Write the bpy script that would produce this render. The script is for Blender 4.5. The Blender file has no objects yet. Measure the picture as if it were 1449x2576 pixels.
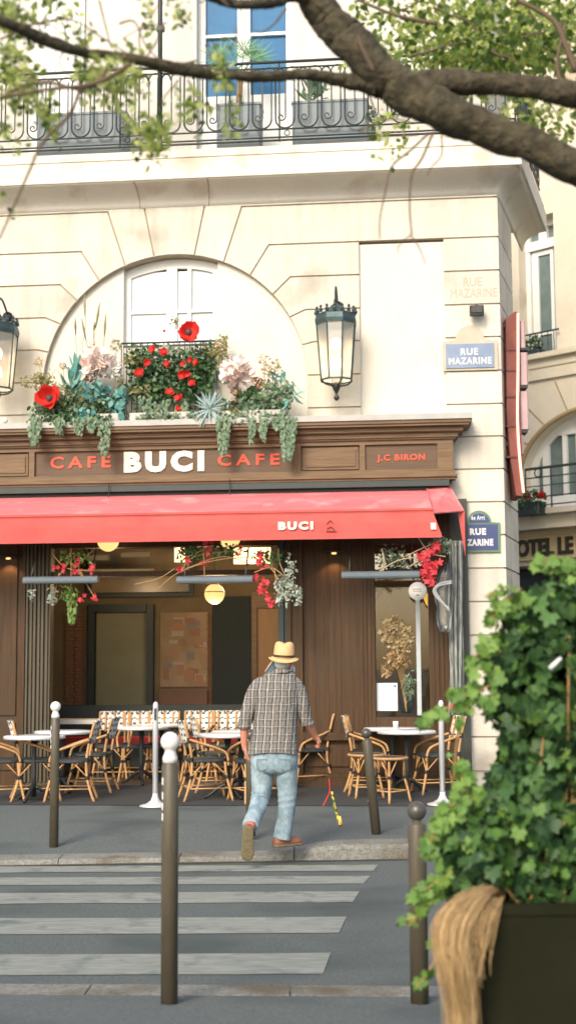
import bpy, bmesh, math, random
from mathutils import Matrix, Vector
R = math.radians
rnd = random.Random(7)
PI = math.pi
scn = bpy.context.scene
COL = scn.collection

# ------------------------------------------------------------------ camera
CAMP = Vector((0, 0, 1.69))
FD = 3432.0
PITCH = math.atan(380 / FD)
ROLL = -0.006
CM = Matrix.Rotation(PI / 2 + PITCH, 3, 'X') @ Matrix.Rotation(ROLL, 3, 'Z')
cd = bpy.data.cameras.new('camera')
cam = bpy.data.objects.new('camera', cd)
COL.objects.link(cam)
cam.matrix_world = Matrix.Translation(CAMP) @ CM.to_4x4()
cd.sensor_fit = 'VERTICAL'; cd.sensor_height = 36
cd.lens = FD / 2576 * 36
cd.clip_end = 2000
cd.dof.use_dof = True; cd.dof.focus_distance = 11.5; cd.dof.aperture_fstop = 2.5
scn.camera = cam

def ray(u, v):
    return CM @ Vector(((u - 724.5) / FD, -(v - 1288) / FD, -1))
def P(u, v, Y):
    d = ray(u, v); return CAMP + d * (Y / d.y)
def G(u, v, z=0.14):
    d = ray(u, v); return CAMP + d * ((z - CAMP.z) / d.z)
# cafe frame: local x along the facade, -y towards the street, z up
Y0 = 17.6
TH = math.atan(0.10)
FO = Vector((0, Y0, 0))
FR = Matrix.Rotation(-TH, 3, 'Z')
FRI = FR.transposed()
def plane(u, v, o, rinv, off):
    d = rinv @ ray(u, v); c = rinv @ (CAMP - o)
    t = (-off - c.y) / d.y
    return c + d * t
def W(u, v, off=0.0): return plane(u, v, FO, FRI, off)
def xf(u, off=0, v=1400): return W(u, v, off).x
def zf(v, off=0, u=600): return W(u, v, off).z
def Wd(u, v, off=0): return FO + FR @ W(u, v, off)
# hotel frame
HO = P(1300, 1500, 29.0); HO.z = 0
HA = math.atan(0.96)
HR = Matrix.Rotation(-HA, 3, 'Z'); HRI = HR.transposed()
def H(u, v, off=0.0): return plane(u, v, HO, HRI, off)

# ------------------------------------------------------------------ materials
def nt(name):
    m = bpy.data.materials.new(name); m.use_nodes = True
    n = m.node_tree.nodes; l = m.node_tree.links
    return m, n, l, n['Principled BSDF']
def rgb(c): return (c[0], c[1], c[2], 1)
def M(name, col, rough=.7, col2=None, scale=4., stretch=(1, 1, 1), metal=0, bump=0, bscale=None, spec=None,
      island=False, trans=0, detail=5, contrast=.25, emit=None, estr=0, stain=None):
    m, n, l, b = nt(name)
    b.inputs['Base Color'].default_value = rgb(col)
    b.inputs['Roughness'].default_value = rough
    b.inputs['Metallic'].default_value = metal
    if spec is not None: b.inputs['Specular IOR Level'].default_value = spec
    tc = n.new('ShaderNodeTexCoord'); mp = n.new('ShaderNodeMapping')
    mp.inputs['Scale'].default_value = stretch
    l.new(tc.outputs['Object'], mp.inputs['Vector'])
    out = None
    if col2 is not None:
        nz = n.new('ShaderNodeTexNoise'); nz.inputs['Scale'].default_value = scale
        nz.inputs['Detail'].default_value = detail; nz.inputs['Roughness'].default_value = .65
        l.new(mp.outputs[0], nz.inputs['Vector'])
        rp = n.new('ShaderNodeValToRGB')
        rp.color_ramp.elements[0].position = .5 - contrast; rp.color_ramp.elements[0].color = rgb(col)
        rp.color_ramp.elements[1].position = .5 + contrast; rp.color_ramp.elements[1].color = rgb(col2)
        if island:
            g = n.new('ShaderNodeNewGeometry')
            mx = n.new('ShaderNodeMath'); mx.operation = 'MULTIPLY_ADD'
            mx.inputs[1].default_value = .8; 
            l.new(g.outputs['Random Per Island'], mx.inputs[0])
            m2 = n.new('ShaderNodeMath'); m2.operation = 'MULTIPLY'; m2.inputs[1].default_value = .25
            l.new(nz.outputs['Fac'], m2.inputs[0]); l.new(m2.outputs[0], mx.inputs[2])
            l.new(mx.outputs[0], rp.inputs['Fac'])
            rp.color_ramp.elements[0].position = .1; rp.color_ramp.elements[1].position = .9
        else:
            l.new(nz.outputs['Fac'], rp.inputs['Fac'])
        out = rp.outputs['Color']
        if stain is not None:
            n2 = n.new('ShaderNodeTexNoise'); n2.inputs['Scale'].default_value = stain[1]; n2.inputs['Detail'].default_value = 6
            l.new(tc.outputs['Object'], n2.inputs['Vector'])
            r2 = n.new('ShaderNodeValToRGB'); r2.color_ramp.elements[0].position = stain[2]; r2.color_ramp.elements[1].position = stain[2] + .18
            l.new(n2.outputs['Fac'], r2.inputs['Fac'])
            mm = n.new('ShaderNodeMix'); mm.data_type = 'RGBA'
            l.new(r2.outputs['Color'], mm.inputs[0]); l.new(out, mm.inputs[6]); mm.inputs[7].default_value = rgb(stain[0])
            out = mm.outputs[2]
        l.new(out, b.inputs['Base Color'])
    if bump:
        bn = n.new('ShaderNodeTexNoise'); bn.inputs['Scale'].default_value = bscale or scale * 6
        bn.inputs['Detail'].default_value = 6
        l.new(mp.outputs[0], bn.inputs['Vector'])
        bp = n.new('ShaderNodeBump'); bp.inputs['Strength'].default_value = bump; bp.inputs['Distance'].default_value = .02
        l.new(bn.outputs['Fac'], bp.inputs['Height']); l.new(bp.outputs[0], b.inputs['Normal'])
    if emit:
        b.inputs['Emission Color'].default_value = rgb(emit); b.inputs['Emission Strength'].default_value = estr
    if trans:
        tr = n.new('ShaderNodeBsdfTranslucent'); ms = n.new('ShaderNodeMixShader'); ms.inputs[0].default_value = trans
        if out: l.new(out, tr.inputs['Color'])
        else: tr.inputs['Color'].default_value = rgb(col)
        l.new(b.outputs[0], ms.inputs[1]); l.new(tr.outputs[0], ms.inputs[2])
        l.new(ms.outputs[0], n['Material Output'].inputs['Surface'])
    return m
def glass(name, tint=(.9, .95, .95), refl=.12, rough=.02):
    m, n, l, b = nt(name)
    t = n.new('ShaderNodeBsdfTransparent'); t.inputs[0].default_value = rgb(tint)
    g = n.new('ShaderNodeBsdfGlossy'); g.inputs['Roughness'].default_value = rough
    fr = n.new('ShaderNodeFresnel'); fr.inputs[0].default_value = 1.5
    ad = n.new('ShaderNodeMath'); ad.operation = 'ADD'; ad.inputs[1].default_value = refl
    l.new(fr.outputs[0], ad.inputs[0])
    ms = n.new('ShaderNodeMixShader'); l.new(ad.outputs[0], ms.inputs[0])
    l.new(t.outputs[0], ms.inputs[1]); l.new(g.outputs[0], ms.inputs[2])
    l.new(ms.outputs[0], n['Material Output'].inputs['Surface'])
    return m

STONE = M('stone', (.60, .555, .465), .9, (.70, .665, .575), 2.2, bump=.35, bscale=30, stain=((.46, .41, .33), 1.3, .57))
def block_variation(m, amt=.13):
    n = m.node_tree.nodes; l = m.node_tree.links; bs = n['Principled BSDF']; src = bs.inputs['Base Color'].links[0].from_socket
    g_ = n.new('ShaderNodeNewGeometry'); mr = n.new('ShaderNodeMapRange'); mr.inputs[3].default_value = 1 - amt; mr.inputs[4].default_value = 1 + amt * .4
    l.new(g_.outputs['Random Per Island'], mr.inputs[0])
    # rain streaks
    tc = n.new('ShaderNodeTexCoord'); mp = n.new('ShaderNodeMapping'); mp.inputs['Scale'].default_value = (5, 5, .35); nz = n.new('ShaderNodeTexNoise'); nz.inputs['Scale'].default_value = 1.4; nz.inputs['Detail'].default_value = 7
    l.new(tc.outputs['Object'], mp.inputs[0]); l.new(mp.outputs[0], nz.inputs['Vector'])
    m2 = n.new('ShaderNodeMapRange'); m2.inputs[1].default_value = .42; m2.inputs[2].default_value = .72; m2.inputs[3].default_value = 1; m2.inputs[4].default_value = .86
    l.new(nz.outputs['Fac'], m2.inputs[0]); mu = n.new('ShaderNodeMath'); mu.operation = 'MULTIPLY'; l.new(mr.outputs[0], mu.inputs[0]); l.new(m2.outputs[0], mu.inputs[1])
    vm = n.new('ShaderNodeVectorMath'); vm.operation = 'SCALE'; l.new(src, vm.inputs[0]); l.new(mu.outputs[0], vm.inputs['Scale']); l.new(vm.outputs[0], bs.inputs['Base Color'])
block_variation(STONE, .09)
STONE2 = M('grey_stone', (.50, .47, .42), .9, (.60, .57, .51), 3, bump=.3, bscale=40, stain=((.38, .34, .28), 2.2, .56))
GROOVE = M('mortar', (.36, .29, .20), .95, (.48, .40, .29), 6)
RENDER = M('render', (.62, .59, .51), .9, (.69, .66, .59), 1.4, (1, 1, .5), bump=.2, bscale=40, stain=((.56, .52, .44), 1.2, .58))
WHITEP = M('white_paint', (.80, .80, .77), .5, (.74, .74, .70), 6)
WOOD = M('brown_wood', (.030, .0145, .005), .5, (.092, .046, .0165), 3, (14, 14, .5), bump=.2, bscale=5, spec=.3, stain=((.056, .034, .017), 1.5, .55))
WOODF = M('fascia_wood', (.085, .042, .013), .5, (.19, .110, .042), 3, (.7, 6, 9), bump=.15, bscale=5)
WOODD = M('sign_board', (.070, .032, .011), .5, (.115, .058, .022), 3, (.7, 6, 9))
ZINC = M('zinc', (.33, .33, .31), .55, (.42, .42, .39), 5, metal=.2)
BLACKM = M('black_metal', (.018, .02, .02), .45, (.03, .033, .033), 8)
GREYM = M('grey_metal', (.10, .115, .125), .38, (.15, .17, .18), 8, metal=.4)
IRON = M('wrought_iron', (.018, .026, .026), .5, (.035, .048, .046), 9)
VERDI = M('lantern_metal', (.035, .06, .065), .45, (.08, .12, .125), 14, metal=.5)
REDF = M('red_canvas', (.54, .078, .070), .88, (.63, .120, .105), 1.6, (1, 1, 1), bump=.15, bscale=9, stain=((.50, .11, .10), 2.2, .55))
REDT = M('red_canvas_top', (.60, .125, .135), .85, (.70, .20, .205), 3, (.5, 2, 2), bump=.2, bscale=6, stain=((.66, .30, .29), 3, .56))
CREAM = M('cream_letter', (.80, .74, .58), .6)
ORANGE = M('orange_red_letter', (.72, .075, .03), .5)
GLASS = glass('window_glass')
GLASSR = glass('reflecting_glass', (.75, .78, .8), .62)
GLASSG = glass('grey_glass', (.45, .5, .5), .18)
BLUEG = M('painted_sky_pane', (.020, .12, .27), .35, (.03, .16, .33), 3, spec=.15)  # sky reflection painted in as a blue base colour
DARKG = M('dark_pane', (.10, .14, .14), .15, (.19, .24, .23), 3, spec=.5)
CHROME = M('brushed_steel', (.74, .74, .74), .42, (.80, .80, .80), 5, metal=.45)
MARBLE = M('table_marble', (.80, .83, .85), .22, (.88, .90, .91), 5)
BOLL = M('bollard_paint', (.068, .056, .036), .45, (.115, .098, .066), 6, (3, 3, .6), bump=.1, bscale=30)
BWHITE = M('white_ball_paint', (.80, .78, .74), .4, (.70, .67, .62), 9)
RATTAN = M('rattan', (.38, .19, .07), .5, (.58, .35, .15), 9, bump=.15, bscale=60)
BIND = M('black_binding', (.015, .018, .02), .6)
SEATM = M('dark_woven_seat', (.022, .03, .034), .55, (.05, .065, .07), 60, bump=.4, bscale=90)
GLOBE = M('lamp_globe', (.5, .36, .16), .4, emit=(1.0, .62, .22), estr=.75)
BULB = M('bulb_glow', (1, .8, .5), .4, emit=(1.0, .76, .46), estr=9)
FROST = glass('lantern_glass', (.86, .83, .76), .26, .6)
WARM = M('warm_fixture', (.5, .3, .12), .4, emit=(1, .55, .2), estr=1.2)
SIGNBLUE = M('enamel_blue', (.025, .045, .15), .3, (.04, .06, .18), 8)
SIGNPALE = M('faded_enamel', (.16, .22, .34), .6, (.25, .31, .42), 5)
SIGNGREEN = M('enamel_green', (.10, .20, .11), .4)
WHITEL = M('white_letter', (.78, .78, .76), .5)
PALEL = M('pale_letter', (.66, .66, .62), .6)
ENGR = M('engraved_letter', (.52, .40, .30), .9)
PAPER = M('paper', (.80, .82, .80), .7)
FABB = M('bark', (.030, .025, .013), .95, (.095, .078, .044), 12, (2, 2, 2), bump=1.0, bscale=22, contrast=.15)
TWIG = M('twig', (.09, .062, .038), .85, (.15, .105, .062), 8)
LEAFT = M('tree_leaf_painted_sun', (.18, .27, .03), .6, (.78, .82, .30), 5, island=True, trans=.55)  # sunlight on the leaves put into their colour
LEAFTD = M('tree_leaf_painted_shade', (.045, .085, .014), .6, (.17, .26, .05), 5, island=True, trans=.4)  # darker copy of the leaf, shade put into its colour
IVY = M('ivy_leaf', (.010, .042, .015), .6, (.075, .165, .038), 5, island=True, trans=.16)
IVYL = M('young_ivy_leaf', (.065, .165, .028), .6, (.20, .34, .065), 5, island=True, trans=.3)
STEM = M('ivy_stem', (.30, .17, .06), .8, (.42, .25, .10), 9)
COIR = M('dry_fibre', (.22, .125, .045), .8, (.66, .46, .22), 9, island=True)
PLANTER = M('dark_planter', (.010, .011, .005), .9, (.018, .019, .009), 3, spec=.1, bump=.1, bscale=20)
SKIN = M('skin', (.50, .20, .13), .55, (.58, .25, .17), 14)
HAIR = M('grey_hair', (.42, .43, .41), .8, (.6, .6, .57), 60)
STRAW = M('straw', (.66, .40, .17), .75, (.80, .54, .27), 30, bump=.5, bscale=120)
DENIM = M('faded_denim', (.105, .165, .20), .92, (.34, .44, .49), 7, (1, 1, .8), bump=1.0, bscale=11, contrast=.16)
SHOE = M('brown_shoe', (.22, .075, .035), .6, (.30, .12, .06), 10)
SOLE = M('shoe_sole', (.13, .105, .055), .8, (.22, .18, .10), 30, bump=.6, bscale=60)
ASPH = M('asphalt', (.080, .096, .094), .9, (.128, .150, .145), 45, bump=.6, bscale=150, contrast=.12, stain=((.060, .078, .075), .8, .50))
PAVE = M('pavement_asphalt', (.090, .108, .105), .92, (.145, .166, .160), 50, bump=.6, bscale=150, contrast=.12, stain=((.070, .088, .084), .9, .50))
KERB = M('granite_kerb', (.155, .155, .135), .9, (.265, .265, .235), 30, bump=.8, bscale=50, contrast=.15, stain=((.12, .10, .065), 2.2, .50))
PAINT = M('road_paint', (.18, .195, .172), .85, (.29, .31, .275), 18, (.25, 1, 1), bump=.3, bscale=100, contrast=.18, stain=((.115, .14, .13), 4.5, .55))
MAT_ = M('terrace_mat', (.030, .032, .032), .95, (.05, .052, .052), 30)
CHARC = M('dark_paint', (.018, .030, .030), .5, (.028, .042, .040), 6)
OLIVE = M('olive_panel', (.17, .17, .105), .8, (.21, .21, .14), 3)
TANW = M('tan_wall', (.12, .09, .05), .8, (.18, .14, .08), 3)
def island_mat(name, a, b, rough=.6, trans=.3): return M(name, a, rough, b, 5, island=True, trans=trans)
POPPY = island_mat('poppy_petal', (.62, .015, .010), (.80, .045, .03))
PEONY = island_mat('peony_petal', (.90, .70, .62), (.92, .88, .84), trans=.15)
PEONYW = island_mat('pale_peony_petal', (.92, .84, .79), (.93, .92, .89), trans=.15)
RUST = island_mat('rust_bloom', (.35, .10, .04), (.50, .20, .09))
OCHRE = island_mat('ochre_seed_head', (.42, .24, .06), (.60, .38, .12))
SAGE = island_mat('sage_leaf', (.13, .22, .14), (.30, .40, .25))
TEAL = island_mat('teal_leaf', (.10, .32, .29), (.25, .50, .46))
GREEN = island_mat('green_leaf', (.035, .10, .04), (.12, .22, .08))
OLIVL = island_mat('olive_leaf', (.24, .22, .08), (.42, .40, .20))
CRIMS = island_mat('crimson_bloom', (.45, .02, .035), (.70, .06, .08))
SILVER = island_mat('silver_leaf', (.33, .40, .33), (.52, .58, .50))
DRYF = island_mat('dried_bloom', (.42, .30, .13), (.66, .56, .36))

# ------------------------------------------------------------------ mesh helpers
class MB:
    def __init__(s): s.v = []; s.f = []; s.m = []; s.cm = 0; s.sm = []; s.smooth = False
    def face(s, idx): s.f.append(idx); s.m.append(s.cm); s.sm.append(s.smooth)
    def add(s, vs, fs):
        b = len(s.v); s.v += [Vector(q) for q in vs]
        for f in fs: s.face([b + i for i in f])
    def box(s, x0, x1, y0, y1, z0, z1, bev=0):
        if bev:
            b = bev
            prof = [(x0 + b, y0), (x1 - b, y0), (x1, y0 + b), (x1, y1 - b), (x1 - b, y1), (x0 + b, y1), (x0, y1 - b), (x0, y0 + b)]
            s.prism_z(prof, z0, z1); return
        s.add([(x0, y0, z0), (x1, y0, z0), (x1, y1, z0), (x0, y1, z0), (x0, y0, z1), (x1, y0, z1), (x1, y1, z1), (x0, y1, z1)],
              [(0, 3, 2, 1), (4, 5, 6, 7), (0, 1, 5, 4), (1, 2, 6, 5), (2, 3, 7, 6), (3, 0, 4, 7)])
    def prism_y(s, pts, y0, y1):            # pts in x,z
        n = len(pts)
        s.add([(p[0], y0, p[1]) for p in pts] + [(p[0], y1, p[1]) for p in pts],
              [tuple(range(n)), tuple(range(2 * n - 1, n - 1, -1))] + [(i, i + n, (i + 1) % n + n, (i + 1) % n) for i in range(n)])
    def prism_z(s, pts, z0, z1):
        n = len(pts)
        s.add([(p[0], p[1], z0) for p in pts] + [(p[0], p[1], z1) for p in pts],
              [tuple(range(n))[::-1], tuple(range(n, 2 * n))] + [(i, (i + 1) % n, (i + 1) % n + n, i + n) for i in range(n)])
    def prism_x(s, pts, x0, x1):            # pts in y,z
        n = len(pts)
        s.add([(x0, p[0], p[1]) for p in pts] + [(x1, p[0], p[1]) for p in pts],
              [tuple(range(n)), tuple(range(2 * n - 1, n - 1, -1))] + [(i, i + n, (i + 1) % n + n, (i + 1) % n) for i in range(n)])
    def rings(s, rs, cap=True, closed=True):
        b = len(s.v); n = len(rs[0])
        for r in rs: s.v += [Vector(q) for q in r]
        for k in range(len(rs) - 1):
            for i in range(n if closed else n - 1):
                j = (i + 1) % n
                s.face([b + k * n + i, b + k * n + j, b + (k + 1) * n + j, b + (k + 1) * n + i])
        if cap:
            s.face([b + i for i in range(n)][::-1]); s.face([b + (len(rs) - 1) * n + i for i in range(n)])
    def tube(s, pts, r, n=8, cap=True, flat=1.0):
        pts = [Vector(p) for p in pts]
        if not hasattr(r, '__len__'): r = [r] * len(pts)
        rs = []; up = Vector((0, 0, 1)); prev = None
        for i, p in enumerate(pts):
            t = (pts[min(i + 1, len(pts) - 1)] - pts[max(i - 1, 0)])
            if t.length < 1e-9: t = Vector((0, 0, 1))
            t.normalize()
            if prev is None:
                a = up if abs(t.z) < .9 else Vector((1, 0, 0))
                x = a.cross(t).normalized()
            else:
                x = (prev - t * prev.dot(t))
                x = x.normalized() if x.length > 1e-6 else up.cross(t).normalized()
            prev = x; y = t.cross(x)
            rs.append([p + (x * math.cos(2 * PI * k / n) + y * math.sin(2 * PI * k / n) * flat) * r[i] for k in range(n)])
        sv = s.smooth; s.smooth = n > 5
        s.rings(rs, cap); s.smooth = sv
    def lathe(s, prof, c=(0, 0, 0), n=16, mat=None, cap=True):
        c = Vector(c); rs = []
        for r, z in prof:
            ring = []
            for k in range(n):
                q = Vector((r * math.cos(2 * PI * k / n), r * math.sin(2 * PI * k / n), z))
                if mat: q = mat @ q
                ring.append(c + q)
            rs.append(ring)
        sv = s.smooth; s.smooth = n > 8
        s.rings(rs, cap); s.smooth = sv
    def sphere(s, c, r, n=12, m=8, sc=(1, 1, 1)):
        c = Vector(c); rs = []
        for j in range(m + 1):
            a = -PI / 2 + PI * j / m; a = max(-1.5, min(1.5, a))
            rs.append([c + Vector((r * sc[0] * math.cos(a) * math.cos(2 * PI * k / n), r * sc[1] * math.cos(a) * math.sin(2 * PI * k / n), r * sc[2] * math.sin(a))) for k in range(n)])
        sv = s.smooth; s.smooth = True
        s.rings(rs); s.smooth = sv
    def build(s, name, mats, parent=None, recalc=True):
        me = bpy.data.meshes.new(name)
        me.from_pydata([tuple(q) for q in s.v], [], s.f)
        if not isinstance(mats, (list, tuple)): mats = [mats]
        for q in mats: me.materials.append(q)
        me.polygons.foreach_set('material_index', s.m)
        me.polygons.foreach_set('use_smooth', s.sm)
        if recalc:
            bm = bmesh.new(); bm.from_mesh(me); bmesh.ops.recalc_face_normals(bm, faces=bm.faces); bm.to_mesh(me); bm.free()
        me.update()
        return link(name, me, parent)
def link(name, data, parent=None):
    o = bpy.data.objects.new(name, data); COL.objects.link(o)
    if parent: o.parent = parent
    return o
def tag(o, label, cat, group=None):
    o['label'] = label; o['category'] = cat
    if group: o['group'] = group
    return o
def thing(name, label, cat, loc=(0, 0, 0), rotz=0, group=None):
    o = link(name, None); o.location = loc; o.rotation_euler = (0, 0, rotz)
    return tag(o, label, cat, group)
def struct(name, mb, mat, kind='structure', **k):
    o = mb.build(name, mat, **k); o['kind'] = kind; return o
def dup(root, loc, rotz, label, group=None):
    r = root.copy(); COL.objects.link(r); r.location = loc; r.rotation_euler = (0, 0, rotz); r['label'] = label
    if group: r['group'] = group
    for ch in list(root.children):
        c = ch.copy(); COL.objects.link(c); c.parent = r
        for g in list(ch.children):
            d = g.copy(); COL.objects.link(d); d.parent = c
    return r
def text_mesh(name, s, x0, x1, z0, z1, y, mat, parent, fat=.0, depth=.012, sx=None, spacing=1.0):
    """letters in the x,z plane facing -y, fitted in the box"""
    cu = bpy.data.curves.new('t', 'FONT'); cu.body = s; cu.size = 1; cu.offset = fat; cu.extrude = .02; cu.space_character = spacing
    cu.resolution_u = 3
    o = bpy.data.objects.new('t', cu); COL.objects.link(o)
    dg = bpy.context.evaluated_depsgraph_get(); me = bpy.data.meshes.new_from_object(o.evaluated_get(dg))
    bpy.data.objects.remove(o)
    xs = [v.co.x for v in me.vertices]; ys = [v.co.y for v in me.vertices]
    ax, bx, ay, by = min(xs), max(xs), min(ys), max(ys)
    for v in me.vertices:
        q = v.co
        v.co = ((q.x - ax) / (bx - ax) * (x1 - x0) + x0, y - (q.z + .02) / .04 * depth, (q.y - ay) / (by - ay) * (z1 - z0) + z0)
    me.materials.clear(); me.materials.append(mat)
    me.name = name
    return link(name, me, parent)
def rv(s=1.0): return Vector((rnd.uniform(-1, 1), rnd.uniform(-1, 1), rnd.uniform(-1, 1))) * s
LEAF_S = [(0, 0), (.28, .3), (.3, .6), (0, 1), (-.3, .6), (-.28, .3)]
LEAF_N = [(0, 0), (.12, .3), (.13, .65), (0, 1), (-.13, .65), (-.12, .3)]
LEAF_I = [(0, 0), (.28, -.16), (.58, .1), (.40, .36), (.50, .66), (.2, .62), (0, 1), (-.2, .62), (-.50, .66), (-.40, .36), (-.58, .1), (-.28, -.16)]
def leaf(mb, p, d, nrm, size, shape=LEAF_S, fold=.15):
    d = d.normalized(); x = d.cross(nrm)
    if x.length < 1e-4: x = Vector((1, 0, 0))
    x.normalize(); n = x.cross(d)
    b = len(mb.v)
    for a, c in shape: mb.v.append(p + x * a * size + d * c * size + n * (abs(a) * fold * size - c * c * .18 * size))
    mb.face(list(range(b, b + len(shape))))
def blob(mb, c, r, count, size, shape=LEAF_S, droop=0.0, shell=.5, out=.6, jit=.35):
    """leaves through an ellipsoid"""
    c = Vector(c); r = Vector(r) if hasattr(r, '__len__') else Vector((r, r, r))
    for i in range(count):
        q = rv().normalized() * (shell + (1 - shell) * rnd.random()) ** .8
        p = c + Vector((q.x * r.x, q.y * r.y, q.z * r.z))
        nn = (q * out + rv(.8)).normalized()
        d = rv() + Vector((0, 0, -droop))
        leaf(mb, p, d, nn, size * rnd.uniform(1 - jit, 1 + jit), shape)
def catmull(pts, n=6):
    pts = [Vector(p) for p in pts]; out = []
    for i in range(len(pts) - 1):
        p0 = pts[max(i - 1, 0)]; p1 = pts[i]; p2 = pts[i + 1]; p3 = pts[min(i + 2, len(pts) - 1)]
        for k in range(n):
            t = k / n
            out.append(.5 * ((2 * p1) + (p2 - p0) * t + (2 * p0 - 5 * p1 + 4 * p2 - p3) * t * t + (3 * p1 - p0 - 3 * p2 + p3) * t ** 3))
    out.append(pts[-1]); return out
def lerp_list(r, n): 
    out = []
    for i in range(len(r) - 1):
        for k in range(n): out.append(r[i] + (r[i + 1] - r[i]) * k / n)
    out.append(r[-1]); return out

# ================================================================== GROUND
ka = G(0, 2178, 0); kb = G(1100, 2160, 0)
kslope = (kb.y - ka.y) / (kb.x - ka.x)
def ky(x): return ka.y + (x - ka.x) * kslope           # far kerb line, road side
na = G(0, 2494, 0); nb = G(1130, 2500, 0)
nslope = (nb.y - na.y) / (nb.x - na.x)
def ny(x): return na.y + (x - na.x) * nslope           # near kerb line
def kerb_h(x):                                          # dropped kerb at the crossing
    a = -.25; b = .45
    t = max(0, min(1, (x - a) / (b - a))); t = t * t * (3 - 2 * t)
    return .045 + .085 * t
mb = MB(); mb.add([(-300, -300, -.006), (300, -300, -.006), (300, 400, -.006), (-300, 400, -.006)], [(0, 1, 2, 3)])
struct('ground', mb, ASPH)
mb = MB(); mb.add([(-60, ny(-60), 0), (60, ny(60), 0), (60, ky(60), 0), (-60, ky(-60), 0)], [(0, 1, 2, 3)])
struct('road', mb, ASPH)
# far pavement: grid, sinking to the dropped kerb
mb = MB(); mb.smooth = True
xs = [-60, -20, -8, -5] + [-4 + .25 * i for i in range(33)] + [5, 6, 8, 20, 60]
ds = [.30, .5, .8, 1.2, 1.7, 8, 14, 40]
for d in ds:
    for x in xs:
        h = kerb_h(x); t = min(1, max(0, (d - .3) / 1.3)); mb.v.append(Vector((x, ky(x) + d, h + (.14 - h) * t)))
nx = len(xs)
for j in range(len(ds) - 1):
    for i in range(nx - 1): mb.face([j * nx + i, j * nx + i + 1, (j + 1) * nx + i + 1, (j + 1) * nx + i])
struct('far_pavement', mb, PAVE)
# far kerb stones with joints
mb = MB(); x = -9.0; joints = []
while x < 9:
    L = rnd.uniform(.98, 1.06); x2 = x + L
    segs = 5
    rs = []
    for i in range(segs + 1):
        xx = x + .004 + (L - .008) * i / segs; h = kerb_h(xx); yy = ky(xx)
        rs.append([(xx, yy, -.02), (xx, yy + .005, h - .035), (xx, yy + .035, h - .004), (xx, yy + .06, h), (xx, yy + .305, h + .006), (xx, yy + .305, -.02)])
    mb.rings(rs); x = x2
struct('far_kerb', mb, KERB)
mb = MB()
mb.add([(-9, ky(-9) + .02, -.002), (9, ky(9) + .02, -.002), (9, ky(9) + .29, .03), (-9, ky(-9) + .29, .03)], [(0, 1, 2, 3)])
# gutter: flat dark brown strip at the far kerb
mb2 = MB(); mb2.add([(-20, ky(-20) - .07, .004), (20, ky(20) - .07, .004), (20, ky(20) + .03, .004), (-20, ky(-20) + .03, .004)], [(0, 1, 2, 3)])
struct('gutter', mb2, M('gutter_brown', (.055, .045, .03), .9, (.09, .08, .06), 12))
# near pavement + kerb (dropped)
mb = MB()
for i in range(-60, 60):
    x = i * 1.02; L = 1.012
    if abs(x) > 12: continue
    y0 = ny(x)
    rs = []
    for xx in (x, x + L):
        yy = ny(xx); rs.append([(xx, yy, -.02), (xx, yy - .01, .028), (xx, yy - .05, .05), (xx, yy - .30, .058), (xx, yy - .30, -.02)])
    mb.rings(rs)
struct('near_kerb', mb, KERB)
mb = MB(); mb.add([(-60, ny(-60) - .303, .056), (60, ny(60) - .303, .056), (60, ny(60) - 1.3, .14), (-60, ny(-60) - 1.3, .14), (60, -60, .14), (-60, -60, .14)], [(0, 1, 2, 3), (3, 2, 4, 5)])
struct('near_pavement', mb, PAVE)
mb = MB(); mb.add([(-12, ny(-12) - .001, .004), (12, ny(12) - .001, .004), (12, ny(12) + .13, .004), (-12, ny(-12) + .10, .004)], [(0, 1, 2, 3)])
struct('near_gutter', mb, M('near_gutter_brown', (.06, .05, .038), .9, (.10, .09, .07), 12))  # flat dark brown strip along the near kerb
# zebra crossing
mb = MB()
for (v0, v1, r0, r1) in [(2179, 2194, 952, 940), (2207, 2226, 932, 915), (2246, 2273, 905, 888), (2310, 2350, 872, 853), (2401, 2453, 832, 812)]:
    a = G(r0, v0, 0); b = G(r1, v1, 0)
    y0 = G(500, v1, 0).y; y1 = G(500, v0, 0).y
    n = 30
    rows = []
    for k in range(n + 1):
        t = k / n
        xx0 = -7 + (b.x + 7) * t; xx1 = -7 + (a.x + 7) * t
        s = -.018
        rows.append(((xx0, y0 + s * (xx0 - b.x) * .4 + rnd.uniform(-.008, .008), .004), (xx1, y1 + s * (xx1 - a.x) * .4 + rnd.uniform(-.008, .008), .004)))
    base = len(mb.v)
    for p, q in rows: mb.v += [Vector(p), Vector(q)]
    for k in range(n): mb.face([base + 2 * k, base + 2 * k + 2, base + 2 * k + 3, base + 2 * k + 1])
struct('zebra_crossing', mb, PAINT)
# terrace mat in facade frame
mb = MB(); zt = .146
def fl(x, y, z): return FO + FR @ Vector((x, y, z))
o0 = -(G(500, 2031).y - Y0 + .0)
tp = [fl(-5.5, -o0, zt), fl(xf(1180), -o0 + .12, zt), fl(xf(1180), .0, zt), fl(-5.5, .0, zt)]
mb.add(tp, [(0, 1, 2, 3)])
struct('terrace_floor', mb, MAT_)
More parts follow.
